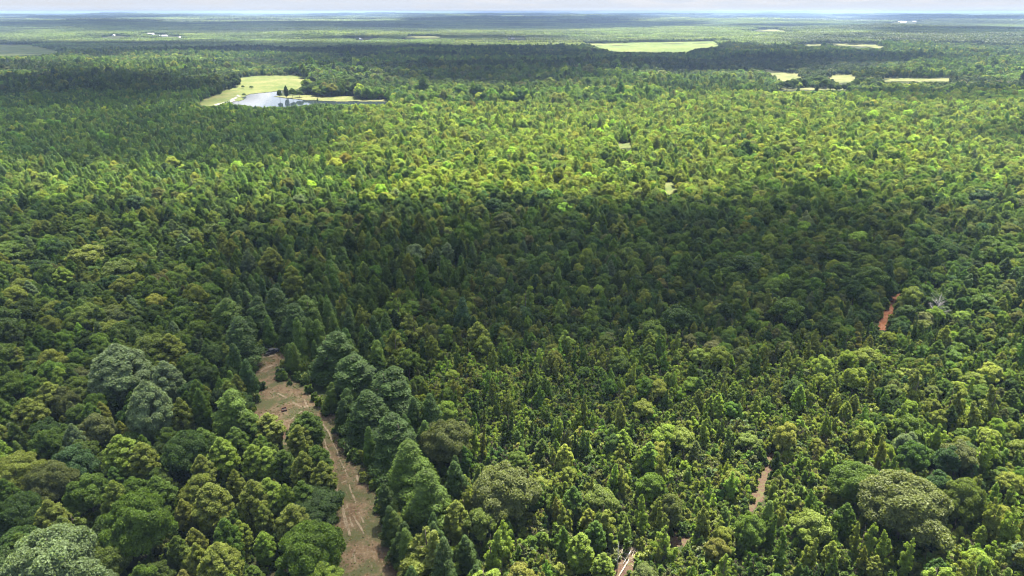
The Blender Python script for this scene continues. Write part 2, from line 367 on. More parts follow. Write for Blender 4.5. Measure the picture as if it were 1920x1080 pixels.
HOUSES = [(214, 70.5, 24, 12, 'white gabled farmhouse at the edge of the pale strip of woods', M_R1, .3, 1.1), (283, 65.5, 40, 18, 'long bright white barn between distant trees', M_R1, 1.5, 1.1), (306, 68.5, 50, 14, 'long low white shed beside the bright barn', M_R1, 1.6, 1.), (342, 71.5, 34, 10, 'thin low pale shed farther along from the bright barn', M_R1, 1.6, 1.),
    (676, 74.5, 22, 12, 'small white farmhouse alone in dark woods before the pale field', M_R1, .6, 1.1), (1684, 42.5, 40, 20, 'first white building of the distant hamlet', M_R1, 1.5, 1.6), (1694, 43, 30, 16, 'second white building of the distant hamlet', M_R1, .8, 1.5), (1704, 42.3, 44, 20, 'third and widest white building of the distant hamlet', M_R1, 1.5, 1.5), (1715, 42.6, 30, 16, 'last small white building of the distant hamlet', M_R2, 1.2, 1.5), (961, 73.5, 18, 10, 'tiny grey roofed house in the middle distance woods', M_R2, 1.4, 1.)]
HBOX = [[(h[0] - 7, h[1] - 3.2), (h[0] + 7, h[1] - 3.2), (h[0] + 7, h[1] + .6), (h[0] - 7, h[1] + .6)] for h in HOUSES]
VIS = HBOX + [CLEARING, VPOND, MEADOW, SPIT, VLIT, VTAN, VTAN2, TANFIELD2, STRIP, LEFTFIELD, FAR1, FAR2, FAR3, FAR4, SHORE, RED, TRAIL, GAP1, GAP2, GAP3, GAP4, GAP5]
NOTREE = [CLEAR_WIDE, POND]
def to_world(poly, sub=4):
    q = []
    for i in range(len(poly)):
        a, b = poly[i], poly[(i + 1) % len(poly)]
        for k in range(sub): q.append((a[0] + (b[0] - a[0]) * k / sub, a[1] + (b[1] - a[1]) * k / sub))
    q = np.array(q); x, y, z = on_ground(q[:, 0], q[:, 1]); return list(zip(x, y))
def patch(name, poly, cell, m, lift, wob=.7, level=None, skirt=0., **props):
    W = to_world(poly); xs, ys = np.array([p[0] for p in W]), np.array([p[1] for p in W])
    gx = np.arange(xs.min() - cell * 2, xs.max() + cell * 2, cell); gy = np.arange(ys.min() - cell * 2, ys.max() + cell * 2, cell)
    X, Y = np.meshgrid(gx, gy); nx, ny = len(gx), len(gy)
    Xw = X + (vnoise(X / cell / 4, Y / cell / 4, 5) - .5) * cell * 5 * wob; Yw = Y + (vnoise(X / cell / 4, Y / cell / 4, 6) - .5) * cell * 5 * wob
    inside = inpoly(Xw, Yw, W)
    for _ in range(int(skirt / cell)):
        e = inside.copy(); e[1:] |= inside[:-1]; e[:-1] |= inside[1:]; e[:, 1:] |= inside[:, :-1]; e[:, :-1] |= inside[:, 1:]; inside = e
    j, i = np.nonzero(inside[:-1, :-1]); v = j * nx + i
    Q = np.stack([v, v + 1, v + nx + 1, v + nx], 1); used = np.unique(Q); mp = np.zeros(nx * ny, int); mp[used] = np.arange(len(used))
    Z = (height(X, Y) if level is None else np.full_like(X, level)) + lift
    me = mesh_from(name, np.stack([X.ravel(), Y.ravel(), Z.ravel()], 1)[used], mp[Q], [m], smooth=True)
    return link(name, me, **props)

# ------------------------------------------------------------------ the ground: one polar sheet to the horizon
rr = np.concatenate([[0.], np.geomspace(25, 60000, 330)]); th = np.linspace(-math.pi, math.pi, 721)[:-1]
th = np.concatenate([np.linspace(-math.pi, -R(52), 60)[:-1], np.linspace(-R(52), R(52), 420), np.linspace(R(52), math.pi, 60)[1:-1]])
Rg, Tg = np.meshgrid(rr[1:], th, indexing='ij'); X = Rg * np.sin(Tg); Y = Rg * np.cos(Tg); Z = height(X, Y)
# the pond's bed
WATER = float(on_ground(560, 188)[2][0]) - .15
pw = to_world(POND); inp = inpoly(X, Y, pw); Z = np.where(inp, np.minimum(Z, WATER - 1.2), Z)
V = np.vstack([[[0, 0, float(height(0, 0))]], np.stack([X.ravel(), Y.ravel(), Z.ravel()], 1)]); nt = len(th); Q = []
k = np.arange(nt); k2 = (k + 1) % nt
F3 = [[0, 1 + b, 1 + a] for a, b in zip(k, k2)]
rows = np.arange(len(rr) - 2)[:, None]; A = 1 + rows * nt + k[None]; B = 1 + rows * nt + k2[None]
Q = np.stack([A, B, B + nt, A + nt], -1).reshape(-1, 4); cen = V[Q].mean(1); far = np.hypot(cen[:, 0], cen[:, 1]) > 9000
gm = mesh_from('ground', V, F3 + [list(q) for q in Q], [M_FLOOR, M_FARLAND], fmat=[0] * len(F3) + list(far.astype(int)), smooth=True)
link('ground', gm, kind='structure')

# ------------------------------------------------------------------ surfaces lying on the ground
def dirt_mat():
    m, n, l, o = mat('track_dirt'); b = principled(n, rough=.95, spec=.1); g = n.new('ShaderNodeNewGeometry')
    def noise(s, det=5, vec=None, rough=.6):
        z = n.new('ShaderNodeTexNoise'); z.inputs['Scale'].default_value = s; z.inputs['Detail'].default_value = det; z.inputs['Roughness'].default_value = rough
        l.new(vec or g.outputs['Position'], z.inputs['Vector']); return z.outputs['Fac']
    def ramp(f, a, c):
        r = n.new('ShaderNodeValToRGB'); r.color_ramp.elements[0].position = a; r.color_ramp.elements[1].position = c; l.new(f, r.inputs['Fac']); return r.outputs['Color']
    def mix(f, c1, c2):
        x = n.new('ShaderNodeMixRGB'); l.new(f, x.inputs['Fac'])
        for s, c in ((x.inputs['Color1'], c1), (x.inputs['Color2'], c2)):
            if isinstance(c, tuple): s.default_value = (*[q * .52 for q in c], 1)
            else: l.new(c, s)
        return x.outputs[0]
    p0, p1 = [on_ground(*q) for q in ((690, 1060), (600, 790))]; dv = np.array([p1[0][0] - p0[0][0], p1[1][0] - p0[1][0]]); dv /= np.linalg.norm(dv)
    cb = n.new('ShaderNodeCombineXYZ')
    for sock, vec, q in (('X', (dv[1], -dv[0]), 1.3), ('Y', dv, .07)):
        dp = n.new('ShaderNodeVectorMath'); dp.operation = 'DOT_PRODUCT'; dp.inputs[1].default_value = (vec[0] * q, vec[1] * q, 0); l.new(g.outputs['Position'], dp.inputs[0]); l.new(dp.outputs['Value'], cb.inputs[sock])
    base = mix(ramp(noise(.35), .4, .62), (.115, .074, .040), (.19, .137, .078))
    base = mix(ramp(noise(1.6), .52, .66), base, (.26, .20, .125))
    base = mix(ramp(noise(.13, 6, None, .7), .45, .56), base, (.085, .092, .036))            # thin grass
    base = mix(ramp(noise(1.5, 6, cb.outputs[0], .7), .60, .72), base, (.29, .225, .15))  # pale wheel lines
    base = mix(ramp(noise(2.2, 5), .56, .66), base, (.13, .085, .05))
    l.new(base, b.inputs['Base Color'])
    bp = n.new('ShaderNodeBump'); bp.inputs['Distance'].default_value = .12; l.new(noise(1.2, 6), bp.inputs['Height']); l.new(bp.outputs[0], b.inputs['Normal'])
    l.new(b.outputs[0], o.inputs['Surface']); return m
M_DIRT = dirt_mat()
M_RED = ground_mat('red_clay', [(.42, (.10, .045, .022)), (.5, (.20, .075, .034)), (.57, (.25, .14, .075))], k_=.75, scales=(.15, .8, 3), bump=.1)
M_TRAIL = ground_mat('trail_dirt', [(.4, (.07, .04, .03)), (.5, (.14, .085, .06)), (.58, (.13, .14, .05))], k_=.5, scales=(.2, .9, 3), bump=.1)
M_MEADOW = ground_mat('meadow_grass', [(.40, (.085, .125, .03)), (.5, (.14, .165, .045)), (.58, (.22, .205, .08))], k_=.62, scales=(.012, .05, .3), bump=.3)
M_TAN = ground_mat('dry_grass', [(.40, (.08, .12, .03)), (.5, (.16, .17, .055)), (.58, (.24, .22, .10))], k_=.62, scales=(.015, .05, .3))
M_GREENF = ground_mat('green_field', [(.40, (.06, .10, .022)), (.5, (.11, .145, .034)), (.58, (.17, .18, .055))], k_=.75, scales=(.006, .025, .1))
M_ROCK = ground_mat('rock_bank', [(.38, (.20, .19, .16)), (.5, (.33, .31, .27)), (.6, (.45, .43, .38))], k_=.7, scales=(.2, .7, 2.), bump=.4)
patch('dirt_track', CLEAR_WIDE, .8, M_DIRT, .05, kind='structure')
M_RUT = ground_mat('pale_rut', [(.40, (.07, .052, .03)), (.5, (.125, .10, .065)), (.6, (.19, .155, .105))], scales=(.5, 1.5, 5))
def rut(pts, w):
    P = []
    for a, b in zip(pts[:-1], pts[1:]):
        for t in np.linspace(0, 1, 12)[:-1]: P.append((a[0] + (b[0] - a[0]) * t, a[1] + (b[1] - a[1]) * t))
    P = np.array(P); x, y, z = on_ground(P[:, 0], P[:, 1]); tx, ty = np.gradient(x), np.gradient(y); q = np.hypot(tx, ty); nx, ny = -ty / q, tx / q
    ww = w * (.35 + 1.1 * vnoise(x / 1.7, y / 1.7, 4)) ; off_ = (vnoise(x / 5, y / 5, 8) - .5) * .8; V, Fc = [], []
    for k in range(len(x)):
        for sd in (-1, 1): xx, yy = x[k] + nx[k] * (off_[k] + sd * ww[k] / 2), y[k] + ny[k] * (off_[k] + sd * ww[k] / 2); V.append((xx, yy, float(height(xx, yy)) + .065))
    for k in range(len(x) - 1):
        if vnoise(x[k] / 3 + 9, y[k] / 3, 3) > .3: Fc.append([2 * k, 2 * k + 1, 2 * k + 3, 2 * k + 2])
    link('wheel_rut', mesh_from('wheel_rut', V, Fc, [M_RUT]), kind='structure')
for pts, w in (([(575, 738), (600, 764), (622, 792)], .7), ([(644, 832), (652, 850), (664, 880), (674, 905)], .6), ([(560, 735), (585, 775), (600, 800), (618, 850), (630, 900), (640, 950), (654, 1000), (668, 1060)], .45),
    ([(600, 790), (618, 815), (634, 850), (650, 890), (666, 940), (682, 985)], .4), ([(630, 905), (634, 930), (641, 965), (655, 1010)], .4), ([(655, 950), (664, 970), (682, 1005)], .4), ([(648, 945), (656, 975), (660, 990)], .5),
    ([(480, 672), (505, 668), (530, 662)], .9), ([(485, 700), (500, 690), (515, 684)], .8), ([(510, 735), (535, 745), (560, 762), (585, 765)], .6), ([(545, 790), (565, 772), (590, 765)], .5), ([(640, 905), (655, 900), (668, 903)], .4)): rut(pts, w)
patch('red_dirt_track', RED, .5, M_RED, .06, wob=.9, skirt=0, kind='structure')
patch('trail', TRAIL, .6, M_TRAIL, .05, wob=.6, skirt=.6, kind='structure')
for g_ in (GAP1, GAP2): patch('bare_ground', g_, .6, M_TRAIL, .05, wob=.8, skirt=1.8, kind='structure')
patch('red_dirt', GAP5, .4, M_TRAIL, .10, wob=1.2, kind='structure')
for g_ in (GAP3, GAP4): patch('grass_clearing', g_, 2, M_TAN, .1, wob=.8, skirt=4, kind='structure')
patch('meadow', MEADOW, 4, M_MEADOW, .12, kind='structure', skirt=8)
patch('shore_field', SPIT, 3, M_TAN, .25, kind='structure')
patch('stone_bank', DAM, 2.5, M_ROCK, .45, kind='structure')
patch('lit_field', LITFIELD, 10, M_GREENF, .4, kind='structure', skirt=20)
patch('dry_field', TANFIELD, 7, M_TAN, .35, kind='structure', skirt=7)
patch('dry_field', TANFIELD2, 7, M_TAN, .35, kind='structure')
patch('grass_strip', STRIP, 5, M_TAN, .3, kind='structure')
patch('green_field', LEFTFIELD, 12, M_GREENF, .4, kind='structure')
for g_ in (FAR1, FAR2, FAR3, FAR4): patch('pale_field', g_, 18, M_TAN, .8, kind='structure')
patch('shore', SHORE, 4, M_TAN, .2, kind='structure')
m, n, l, o_ = mat('pond_water'); b = principled(n, (.025, .035, .04), .05, 0, .4)
tx = n.new('ShaderNodeNewGeometry'); nz = n.new('ShaderNodeTexNoise'); nz.inputs['Scale'].default_value = .5; nz.inputs['Detail'].default_value = 4
bp = n.new('ShaderNodeBump'); bp.inputs['Distance'].default_value = .012; l.new(tx.outputs['Position'], nz.inputs['Vector']); l.new(nz.outputs['Fac'], bp.inputs['Height'])
l.new(bp.outputs[0], b.inputs['Normal']); l.new(b.outputs[0], o_.inputs['Surface'])
patch('pond_water', POND, 3, m, 0, wob=.2, level=WATER, kind='structure')

# ------------------------------------------------------------------ what grows where (decided on the ground, read off the photo)
C_DARK, C_MID, C_YEL, C_LIME, C_BROWN, C_SILV, C_BLUE, C_OLIVE = range(8)
PAL = np.array([(.053, .092, .020), (.090, .143, .021), (.174, .206, .036), (.182, .250, .036), (.120, .140, .044), (.155, .205, .092), (.053, .100, .032), (.120, .160, .032)])
def zones(px, py, wx, wy):
    """kind weights (broad, cone, pine, poplar, bush), colour weights (8), scale, spacing class (1 = young)"""
    n = len(px); K = np.zeros((n, 5)); C = np.zeros((n, 8)); S = np.ones(n); Y = np.zeros(n, bool)
    jx = px + (vnoise(wx / 45, wy / 45, 21) - .5) * 120; jy = py + (vnoise(wx / 45, wy / 45, 22) - .5) * 60 * np.clip((py - 150) / 400, .1, 1)
    def put(mask, k, c, s, y):
        K[mask] = k; C[mask] = c; S[mask] = s; Y[mask] = y
    T = np.ones(n, bool)
    put(T, (.55, .1, .25, .1, 0), (.3, .42, .12, 0, .04, .02, .04, .06), .95, False)                     # far woods
    put(jy > 172, (.38, .16, .04, .1, .32), (.02, .16, .44, .08, .03, .03, .0, .24), .78, True)           # young yellow-green wood, colours weighted lighter to carry the sunlit band
    put((jx < 640) & (jy > 172) & (jy < 320 - (jx > 250) * (jx - 250) * .12), (.42, .08, .26, .12, .12), (.36, .48, .06, 0, .02, 0, .04, .02), .72, True)
    put((jx < 700) & (jy > 300) & (jy < 400), (.4, .2, .25, .1, .05), (.15, .42, .2, .02, .05, .05, .01, .1), .8, False)
    put((jx > 560) & (jx < 1500) & (jy > 365) & (jy < 540), (.7, .07, .05, .18, 0), (.32, .42, .1, .01, .07, .02, .02, .04), .74, False)
    put((jx >= 1400) & (jy > 330) & (jy < 620), (.7, .08, .08, .14, 0), (.2, .46, .14, .02, .05, .02, .02, .09), .82, False)
    put((jx < 560) & (jy > 395), (.58, .03, .05, .34, 0), (.22, .52, .13, .02, .02, .06, .02, .01), .95, False)
    put((jx > 380) & (jx < 900) & (jy > 440) & (jy < 700), (.16, .22, .22, .4, 0), (.3, .36, .2, .02, .03, .02, .02, 0), .9, False)
    put((jx > 760) & (jx < 1700) & (jy > 530) & (jy < 660), (.34, .16, .04, .14, .32), (.2, .4, .2, .04, .08, .02, .02, .04), .74, True)
    put((jx > 780) & (jy > 640), (.05, .15, .01, .04, .75), (.04, .36, .34, .16, .02, .01, .0, .07), 1.0, True)
    put((jx > 560) & (jx < 1230) & (jy > 126) & (jy < 192), (.75, .03, .12, .1, 0), (.2, .5, .12, 0, .1, .03, .02, .03), 1.3, False)
    put((jx > 1660) & (jy > 580) & (jy < 900), (.32, .34, .03, .1, .21), (.16, .38, .2, .14, .05, .02, .02, .03), .8, True)
    put((px > 430) & (px < 640) & (py > 520) & (py < 720), (.02, .05, .85, .08, 0), (.55, .4, .04, 0, 0, 0, .01, 0), 1.0, False)
    edge = np.interp(py, [560, 650, 730, 800, 860, 940, 1080, 1300], [520, 525, 570, 640, 670, 705, 740, 760])
    put((px > edge) & (px < edge + 190) & (py > 600), (.03, .03, .9, .04, 0), (.62, .28, .06, 0, .03, 0, .01, 0), 1.08, False)
    put((px > 330) & (px < edge) & (py > 765), (.18, .12, .02, .68, 0), (.06, .3, .42, .17, .03, .01, .0, .01), .86, False)
    return K, C, S, Y

# ------------------------------------------------------------------ trees one can point at: (tip x, tip y, crown width in photo px, kind, colour, height m)
HERO = [
(85,1003,150,'broad',5,20),(172,1062,60,'broad',5,11),(245,933,120,'broad',1,19),(87,942,64,'poplar',2,14),(132,960,50,'cone',7,13),(158,895,75,'broad',1,14),(85,872,88,'broad',4,14),
(28,932,85,'broad',0,14),(290,898,70,'poplar',1,15),(390,910,75,'poplar',2,15),(405,1022,85,'poplar',2,15),(255,1062,60,'broad',1,13),(190,1022,85,'broad',7,12),(470,905,60,'poplar',2,15),
(270,718,82,'poplar',5,22),(133,798,42,'poplar',5,14),(130,838,72,'broad',6,14),(175,776,62,'broad',4,14),(115,728,52,'broad',4,14),(48,750,64,'poplar',2,15),(88,720,60,'poplar',2,15),
(220,820,72,'poplar',3,15),(262,832,56,'poplar',2,14),(428,734,80,'pine',1,18),(345,815,90,'broad',0,15),(375,806,58,'poplar',1,14),(438,803,48,'poplar',1,13),(412,824,62,'poplar',3,14),
(472,836,48,'poplar',3,13),(375,856,48,'poplar',2,13),(22,858,95,'broad',2,12),(533,910,38,'poplar',3,13),(585,928,110,'broad',0,9),(580,990,122,'broad',1,17),(600,1058,80,'poplar',3,12),
(797,987,76,'cone',2,16),(870,908,28,'cone',2,12),(855,942,52,'poplar',2,13),(945,880,125,'broad',4,17),(920,997,40,'cone',3,14),(945,968,30,'cone',3,14),(905,1063,54,'cone',3,12),
(900,955,60,'broad',7,12),(1063,946,24,'cone',2,10),(1212,928,24,'cone',3,13),(1090,1002,56,'poplar',3,12),(1132,944,36,'cone',2,11),(1250,993,30,'cone',3,11),(1320,948,30,'cone',2,11),
(1360,1048,30,'cone',3,10),(1245,945,26,'cone',2,11),(1132,1040,44,'poplar',3,9),(1710,903,150,'broad',4,18),(1815,902,84,'broad',7,14),(1618,878,100,'broad',1,13),(1765,888,58,'broad',6,13),
(1665,996,26,'cone',3,13),(1712,1012,24,'cone',3,12),(1624,982,30,'cone',3,13),(1760,1058,50,'cone',3,12),(1832,1048,32,'cone',2,13),(1875,936,30,'cone',2,14),(1908,952,30,'cone',3,14),
(1695,755,32,'cone',3,14),(1790,722,32,'cone',2,14),(1833,754,28,'cone',2,13),(1762,792,30,'cone',3,13),(1852,811,34,'cone',3,16),(1870,729,34,'cone',2,14),(1725,702,34,'cone',2,14),(1628,794,34,'cone',2,13),
(1705,812,46,'broad',5,11),(1805,830,60,'broad',4,12),(1785,840,50,'broad',6,11),(840,793,92,'broad',4,15),(812,798,30,'cone',2,13),(888,796,24,'cone',3,12),(1045,780,20,'cone',3,11),
(548,572,64,'pine',0,18),(575,562,58,'pine',1,17),(610,628,90,'pine',0,18),(660,660,110,'pine',0,18),(718,696,110,'pine',0,18),(690,742,100,'pine',0,17),(745,790,100,'pine',0,17),(770,832,100,'pine',1,17),(805,885,96,'pine',1,17),
(440,600,80,'pine',0,19),(415,560,70,'pine',1,18),(512,545,64,'pine',0,18),(470,560,60,'pine',0,18),
(215,650,110,'poplar',5,22),(305,680,62,'poplar',5,18),(275,628,70,'broad',7,16),(315,628,56,'poplar',2,16),(162,462,70,'broad',2,15),(113,502,40,'poplar',3,14),(222,488,66,'broad',7,15),(175,505,30,'cone',2,13),
(20,538,46,'broad',2,13),(30,655,34,'cone',2,13),(10,455,60,'broad',1,14),(250,365,44,'broad',6,14),(35,420,46,'broad',1,13),
(777,457,40,'broad',5,14),(838,456,30,'poplar',5,13),(505,466,46,'poplar',2,17),(545,500,40,'poplar',2,17),(635,555,30,'cone',2,15),(672,568,28,'cone',2,15),(745,552,30,'cone',3,15),(775,590,36,'cone',2,14),
(740,625,34,'cone',2,15),(895,606,44,'poplar',2,14),(865,560,34,'pine',6,14),(570,470,26,'cone',1,15),(1050,560,28,'cone',3,13),(985,540,24,'cone',3,13),(1105,568,24,'cone',3,13),(1058,620,30,'cone',3,12),
(925,372,40,'broad',6,14),(1165,415,30,'poplar',2,13),(1450,545,30,'cone',2,13),(1352,500,26,'cone',3,13),(1845,355,38,'broad',6,14),(560,365,26,'broad',5,12),(1395,480,60,'broad',0,14),(1270,575,56,'broad',0,14),
(1640,500,58,'broad',1,15),(1480,560,60,'broad',1,14),(500,778,60,'poplar',2,12),(462,776,56,'poplar',1,13),(573,775,62,'poplar',1,13),(558,800,50,'poplar',2,12),(592,838,56,'poplar',1,13),(603,868,50,'poplar',2,12),(566,850,54,'poplar',2,13),(530,846,50,'poplar',1,12),(497,840,52,'poplar',3,12),
(500,900,60,'poplar',3,13),(545,950,70,'poplar',2,13),(565,905,60,'poplar',1,12),(1466,153,15,'broad',1,13),(1478,150,17,'broad',0,18),(1488,147,19,'broad',1,17),(1498,146,16,'broad',1,16),(1508,147,18,'broad',0,15),(1520,143,15,'broad',1,14),(1528,138,17,'broad',0,13),(1538,141,19,'broad',1,18),(1547,147,16,'broad',1,17),(1560,155,18,'broad',0,16),(1572,157,15,'broad',1,15),(1584,157,17,'broad',0,14),(1596,154,19,'broad',1,13),(1606,147,16,'broad',1,18),(1616,144,18,'broad',0,17),(1627,147,15,'broad',1,16),(1638,150,17,'broad',0,15),(1648,152,19,'broad',1,14),
(523,168,10,'broad',0,14),(535,161,9,'poplar',0,18),(547,165,13,'broad',1,15),(560,168,13,'broad',1,12),(570,158,10,'broad',1,8),(455,160,6,'broad',1,5),(471,161,8,'broad',0,5),(457,175,7,'broad',0,4),(595,183,3,'cone',1,6),
]
T = []       # x, y, z, kind index, variant, sx, sy, sz, rot, r, g, b, colour index, hero
KI = ['broad', 'cone', 'pine', 'poplar', 'bush', 'oak', 'tulip']
HERO = [((a, b, w, 'oak' if k_ == 'broad' else 'tulip', c, H) if w > 78 and k_ in ('broad', 'poplar') and b > 600 else (a, b, w, k_, c, H)) for a, b, w, k_, c, H in HERO]
for (tx_, ty_, w, kd, c, H) in HERO:
    x, y, z = on_ground(tx_, ty_, H * .97); d = project(x, y, z + H * .6)[2][0]
    rad = w / F * d / 2; nv, H0, R0 = SPEC[kd]; q = rad / (R0 * .95)
    col = PAL[c] * rng.uniform(.92, 1.08)
    T.append((x[0], y[0], z[0], KI.index(kd), rng.integers(nv), q, q * rng.uniform(.92, 1.08), H / H0, rng.uniform(0, 6.28), *col, c, 1))
HT = np.array(T)

def grow(spacing, rmin, rmax, young):
    n = []; half = R(46)
    xs = np.arange(-rmax * math.sin(half), rmax * math.sin(half), spacing); ys = np.arange(-30 if rmin < 50 else rmin * math.cos(half) - 20, rmax, spacing)
    X, Y = np.meshgrid(xs, ys); X = X.ravel() + rng.uniform(-.42, .42, X.size) * spacing; Y = Y.ravel() + rng.uniform(-.42, .42, Y.size) * spacing
    r = np.hypot(X, Y); m = (r >= rmin) & (r < rmax) & (np.abs(np.arctan2(X, Y + 60)) < half); X, Y = X[m], Y[m]
    Z = height(X, Y); px, py, d = project(X, Y, Z + 8)
    py = np.where(Y < 40, 1400, py); K, C, S, Yg = zones(px, py, X, Y)
    m = Yg == young; X, Y, Z, K, C, S, px, py, d = [a[m] for a in (X, Y, Z, K, C, S, px, py, d)]
    def pick(Wt):
        cs = np.cumsum(Wt, 1); cs /= cs[:, -1:]; return (rng.uniform(size=(len(Wt), 1)) > cs).sum(1)
    # colours clump: one species tends to stand together
    k = pick(K); patchn = vnoise(X / 28, Y / 28, 31); same = rng.uniform(size=len(k)) < .35
    cs = np.cumsum(C, 1); cs /= cs[:, -1:]; c = pick(C); c2 = (np.clip((patchn - .2) / .6, 0, .999)[:, None] > cs).sum(1); c = np.where(same, c2, c)
    c = np.where((k == 2) & (c > 1), 1, c); c = np.where((k == 0) & (c == 5), 1, c)
    s = S * np.where(Yg[m], .77, .73) * np.where(Yg[m] & (py > 500), G(.72, 1, .62, .66, 1, 1, 1)[k], 1) * np.exp(rng.normal(size=len(k)) * .19); hs = s * np.exp(rng.normal(size=len(k)) * .08)
    w = s * np.where(k == 1, .78, 1.05) * rng.uniform(.9, 1.15, len(k))
    big = (k == 0) & (rng.uniform(size=len(k)) < .12); w = np.where(big, w * 1.3, w)
    nv = np.array([SPEC[q][0] for q in KI])[k]; var = (rng.uniform(size=len(k)) * nv).astype(int)
    jyy = py
    macro = (.85 + .3 * fbm(X / 130, Y / 130, 41, 2)) * (1 + .68 * sstep(410, 340, jyy) * (jyy > 172))  # last factor puts the sunlit band's extra brightness into the leaf tint
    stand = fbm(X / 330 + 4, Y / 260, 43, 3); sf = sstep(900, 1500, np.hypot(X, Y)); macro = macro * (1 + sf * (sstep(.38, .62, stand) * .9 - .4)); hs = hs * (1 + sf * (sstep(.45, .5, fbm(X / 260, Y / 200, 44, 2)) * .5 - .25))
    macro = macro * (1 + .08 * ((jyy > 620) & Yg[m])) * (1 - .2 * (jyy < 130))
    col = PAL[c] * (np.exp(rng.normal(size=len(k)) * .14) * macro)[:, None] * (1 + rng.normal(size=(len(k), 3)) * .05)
    return np.column_stack([X, Y, Z, k, var, w, w * rng.uniform(.9, 1.1, len(k)), hs, rng.uniform(0, 6.28, len(k)), col, c, np.zeros(len(k))])
KH = np.array([SPEC[q][1] for q in KI]); KR = np.array([SPEC[q][2] for q in KI])
def sight_ok(A):
    """False where a tree would stand on, or hide, open ground that the photo shows"""
    k = A[:, 3].astype(int); H = KH[k] * A[:, 7]; Rr = KR[k] * A[:, 5]; ok = np.ones(len(A), bool)
    bx, by, _ = project(A[:, 0], A[:, 1], A[:, 2])
    nf = sstep(560, 900, A[:, 1]); jx = (vnoise(A[:, 0] / 22, A[:, 1] / 22, 71) - .5) * 16 * nf; jy = (vnoise(A[:, 0] / 22, A[:, 1] / 40, 72) - .5) * 4.5 * nf * np.clip(1400 / np.maximum(A[:, 1], 1), .25, 1)
    for p in VIS + NOTREE: ok &= ~inpoly(bx + jx * (p is not POND), by + jy * (p is not POND), p)
    for hz, wr in ((.97, .1), (.8, .5), (.6, .85), (.4, .8), (.2, .5)):
        x_, y_, d = project(A[:, 0], A[:, 1], A[:, 2] + H * hz); w = F * Rr / d * .85 * wr
        if hz != .97: wps = (-1, -.5, 0, .5, 1)
        else: wps = (0,)
        for q in wps:
            for p in VIS: ok &= ~inpoly(x_ + w * q + jx, y_ + jy, p)
    return ok
N1 = 1250.
A = np.vstack([grow(5.2, 0, N1, False), grow(3.3, 0, N1, True)])
# keep clear of the hand-placed trees, and do not cover those standing behind
k = A[:, 3].astype(int); Hh = KH[HT[:, 3].astype(int)] * HT[:, 7]; Rh = KR[HT[:, 3].astype(int)] * HT[:, 5]
ok = sight_ok(A)
ax, ay, ad = project(A[:, 0], A[:, 1], A[:, 2] + KH[k] * A[:, 7] * .9); ar = F * KR[k] * A[:, 5] / ad
for h, HH, RR in zip(HT, Hh, Rh):
    ok &= np.hypot(A[:, 0] - h[0], A[:, 1] - h[1]) > (RR * .8 + KR[k] * A[:, 5] * .45)
    hx, hy, hd = project(h[0], h[1], h[2] + HH * .72); hw = F * RR / hd
    ok &= ~((ad < hd) & (np.abs(ax - hx) < hw * .75 + ar * .45) & (ay < hy + hw * .3) & (ay > hy - hw * 1.6))
A = A[ok]; A = np.vstack([HT, A])
# second ring: whole trees, simpler forms
B = np.vstack([grow(8.2, N1, 3000, False), grow(6.5, N1, 3000, True)]); B[:, 5:7] *= 1.12; B = B[sight_ok(B)]
ax, ay, ad = project(A[:, 0], A[:, 1], A[:, 2] + KH[A[:, 3].astype(int)] * A[:, 7] * .6)
size = F * KR[A[:, 3].astype(int)] * A[:, 5] / ad
inview = (ax > -15) & (ax < 1935) & (ay > 0) & (ay < 1085 + size * .8)
nat = {0: 'broadleaf_tree', 1: 'pointed_tree', 2: 'pine_tree', 3: 'poplar_tree', 4: 'young_tree'}
LIMIT = {0: 230, 1: 230, 2: 200, 3: 160, 4: 260}
single = np.zeros(len(A), bool); kk = np.array([0, 1, 2, 3, 4, 0, 3])[A[:, 3].astype(int)]
for q in range(5):
    idx = np.nonzero(inview & (kk == q))[0]; idx = idx[np.argsort(-size[idx] - 1000 * A[idx, 13])][:LIMIT[q]]; single[idx] = True

# ------------------------------------------------------------------ labels that say which tree
LOOK = {0: 'dark green', 1: 'mid green', 2: 'yellow-green', 3: 'bright lime-green', 4: 'brownish olive', 5: 'pale silvery', 6: 'dark blue-green', 7: 'olive green'}
FORMW = {0: ('wide round-crowned tree', 'round-crowned tree'), 1: ('tall pointed tree', 'slim pointed tree'), 2: ('broad dense pine', 'slender dense pine'), 3: ('stout oval-crowned tree', 'narrow oval-crowned tree'), 4: ('big young tree', 'small young tree')}
PLACES = [(515,657,75,'beside the parked pickup'),(533,766,45,'by the small fire pit'),(1675,585,60,'beside the red clay track'),(1425,900,55,'beside the brown trail'),(1180,1045,60,'near the fallen pale logs'),(1268,1010,45,'beside the small bare gap'),
(1765,565,55,'by the bare grey tree'),(1710,960,95,'around the huge brownish crown'),(945,930,85,'around the wide brown oak crown'),(245,985,80,'around the big dark round crown'),(85,1040,95,'around the silvery corner crown'),(270,760,65,'around the tall silvery tree'),
(520,180,60,'by the pond'),(200,680,75,'around the wide silvery crown')]
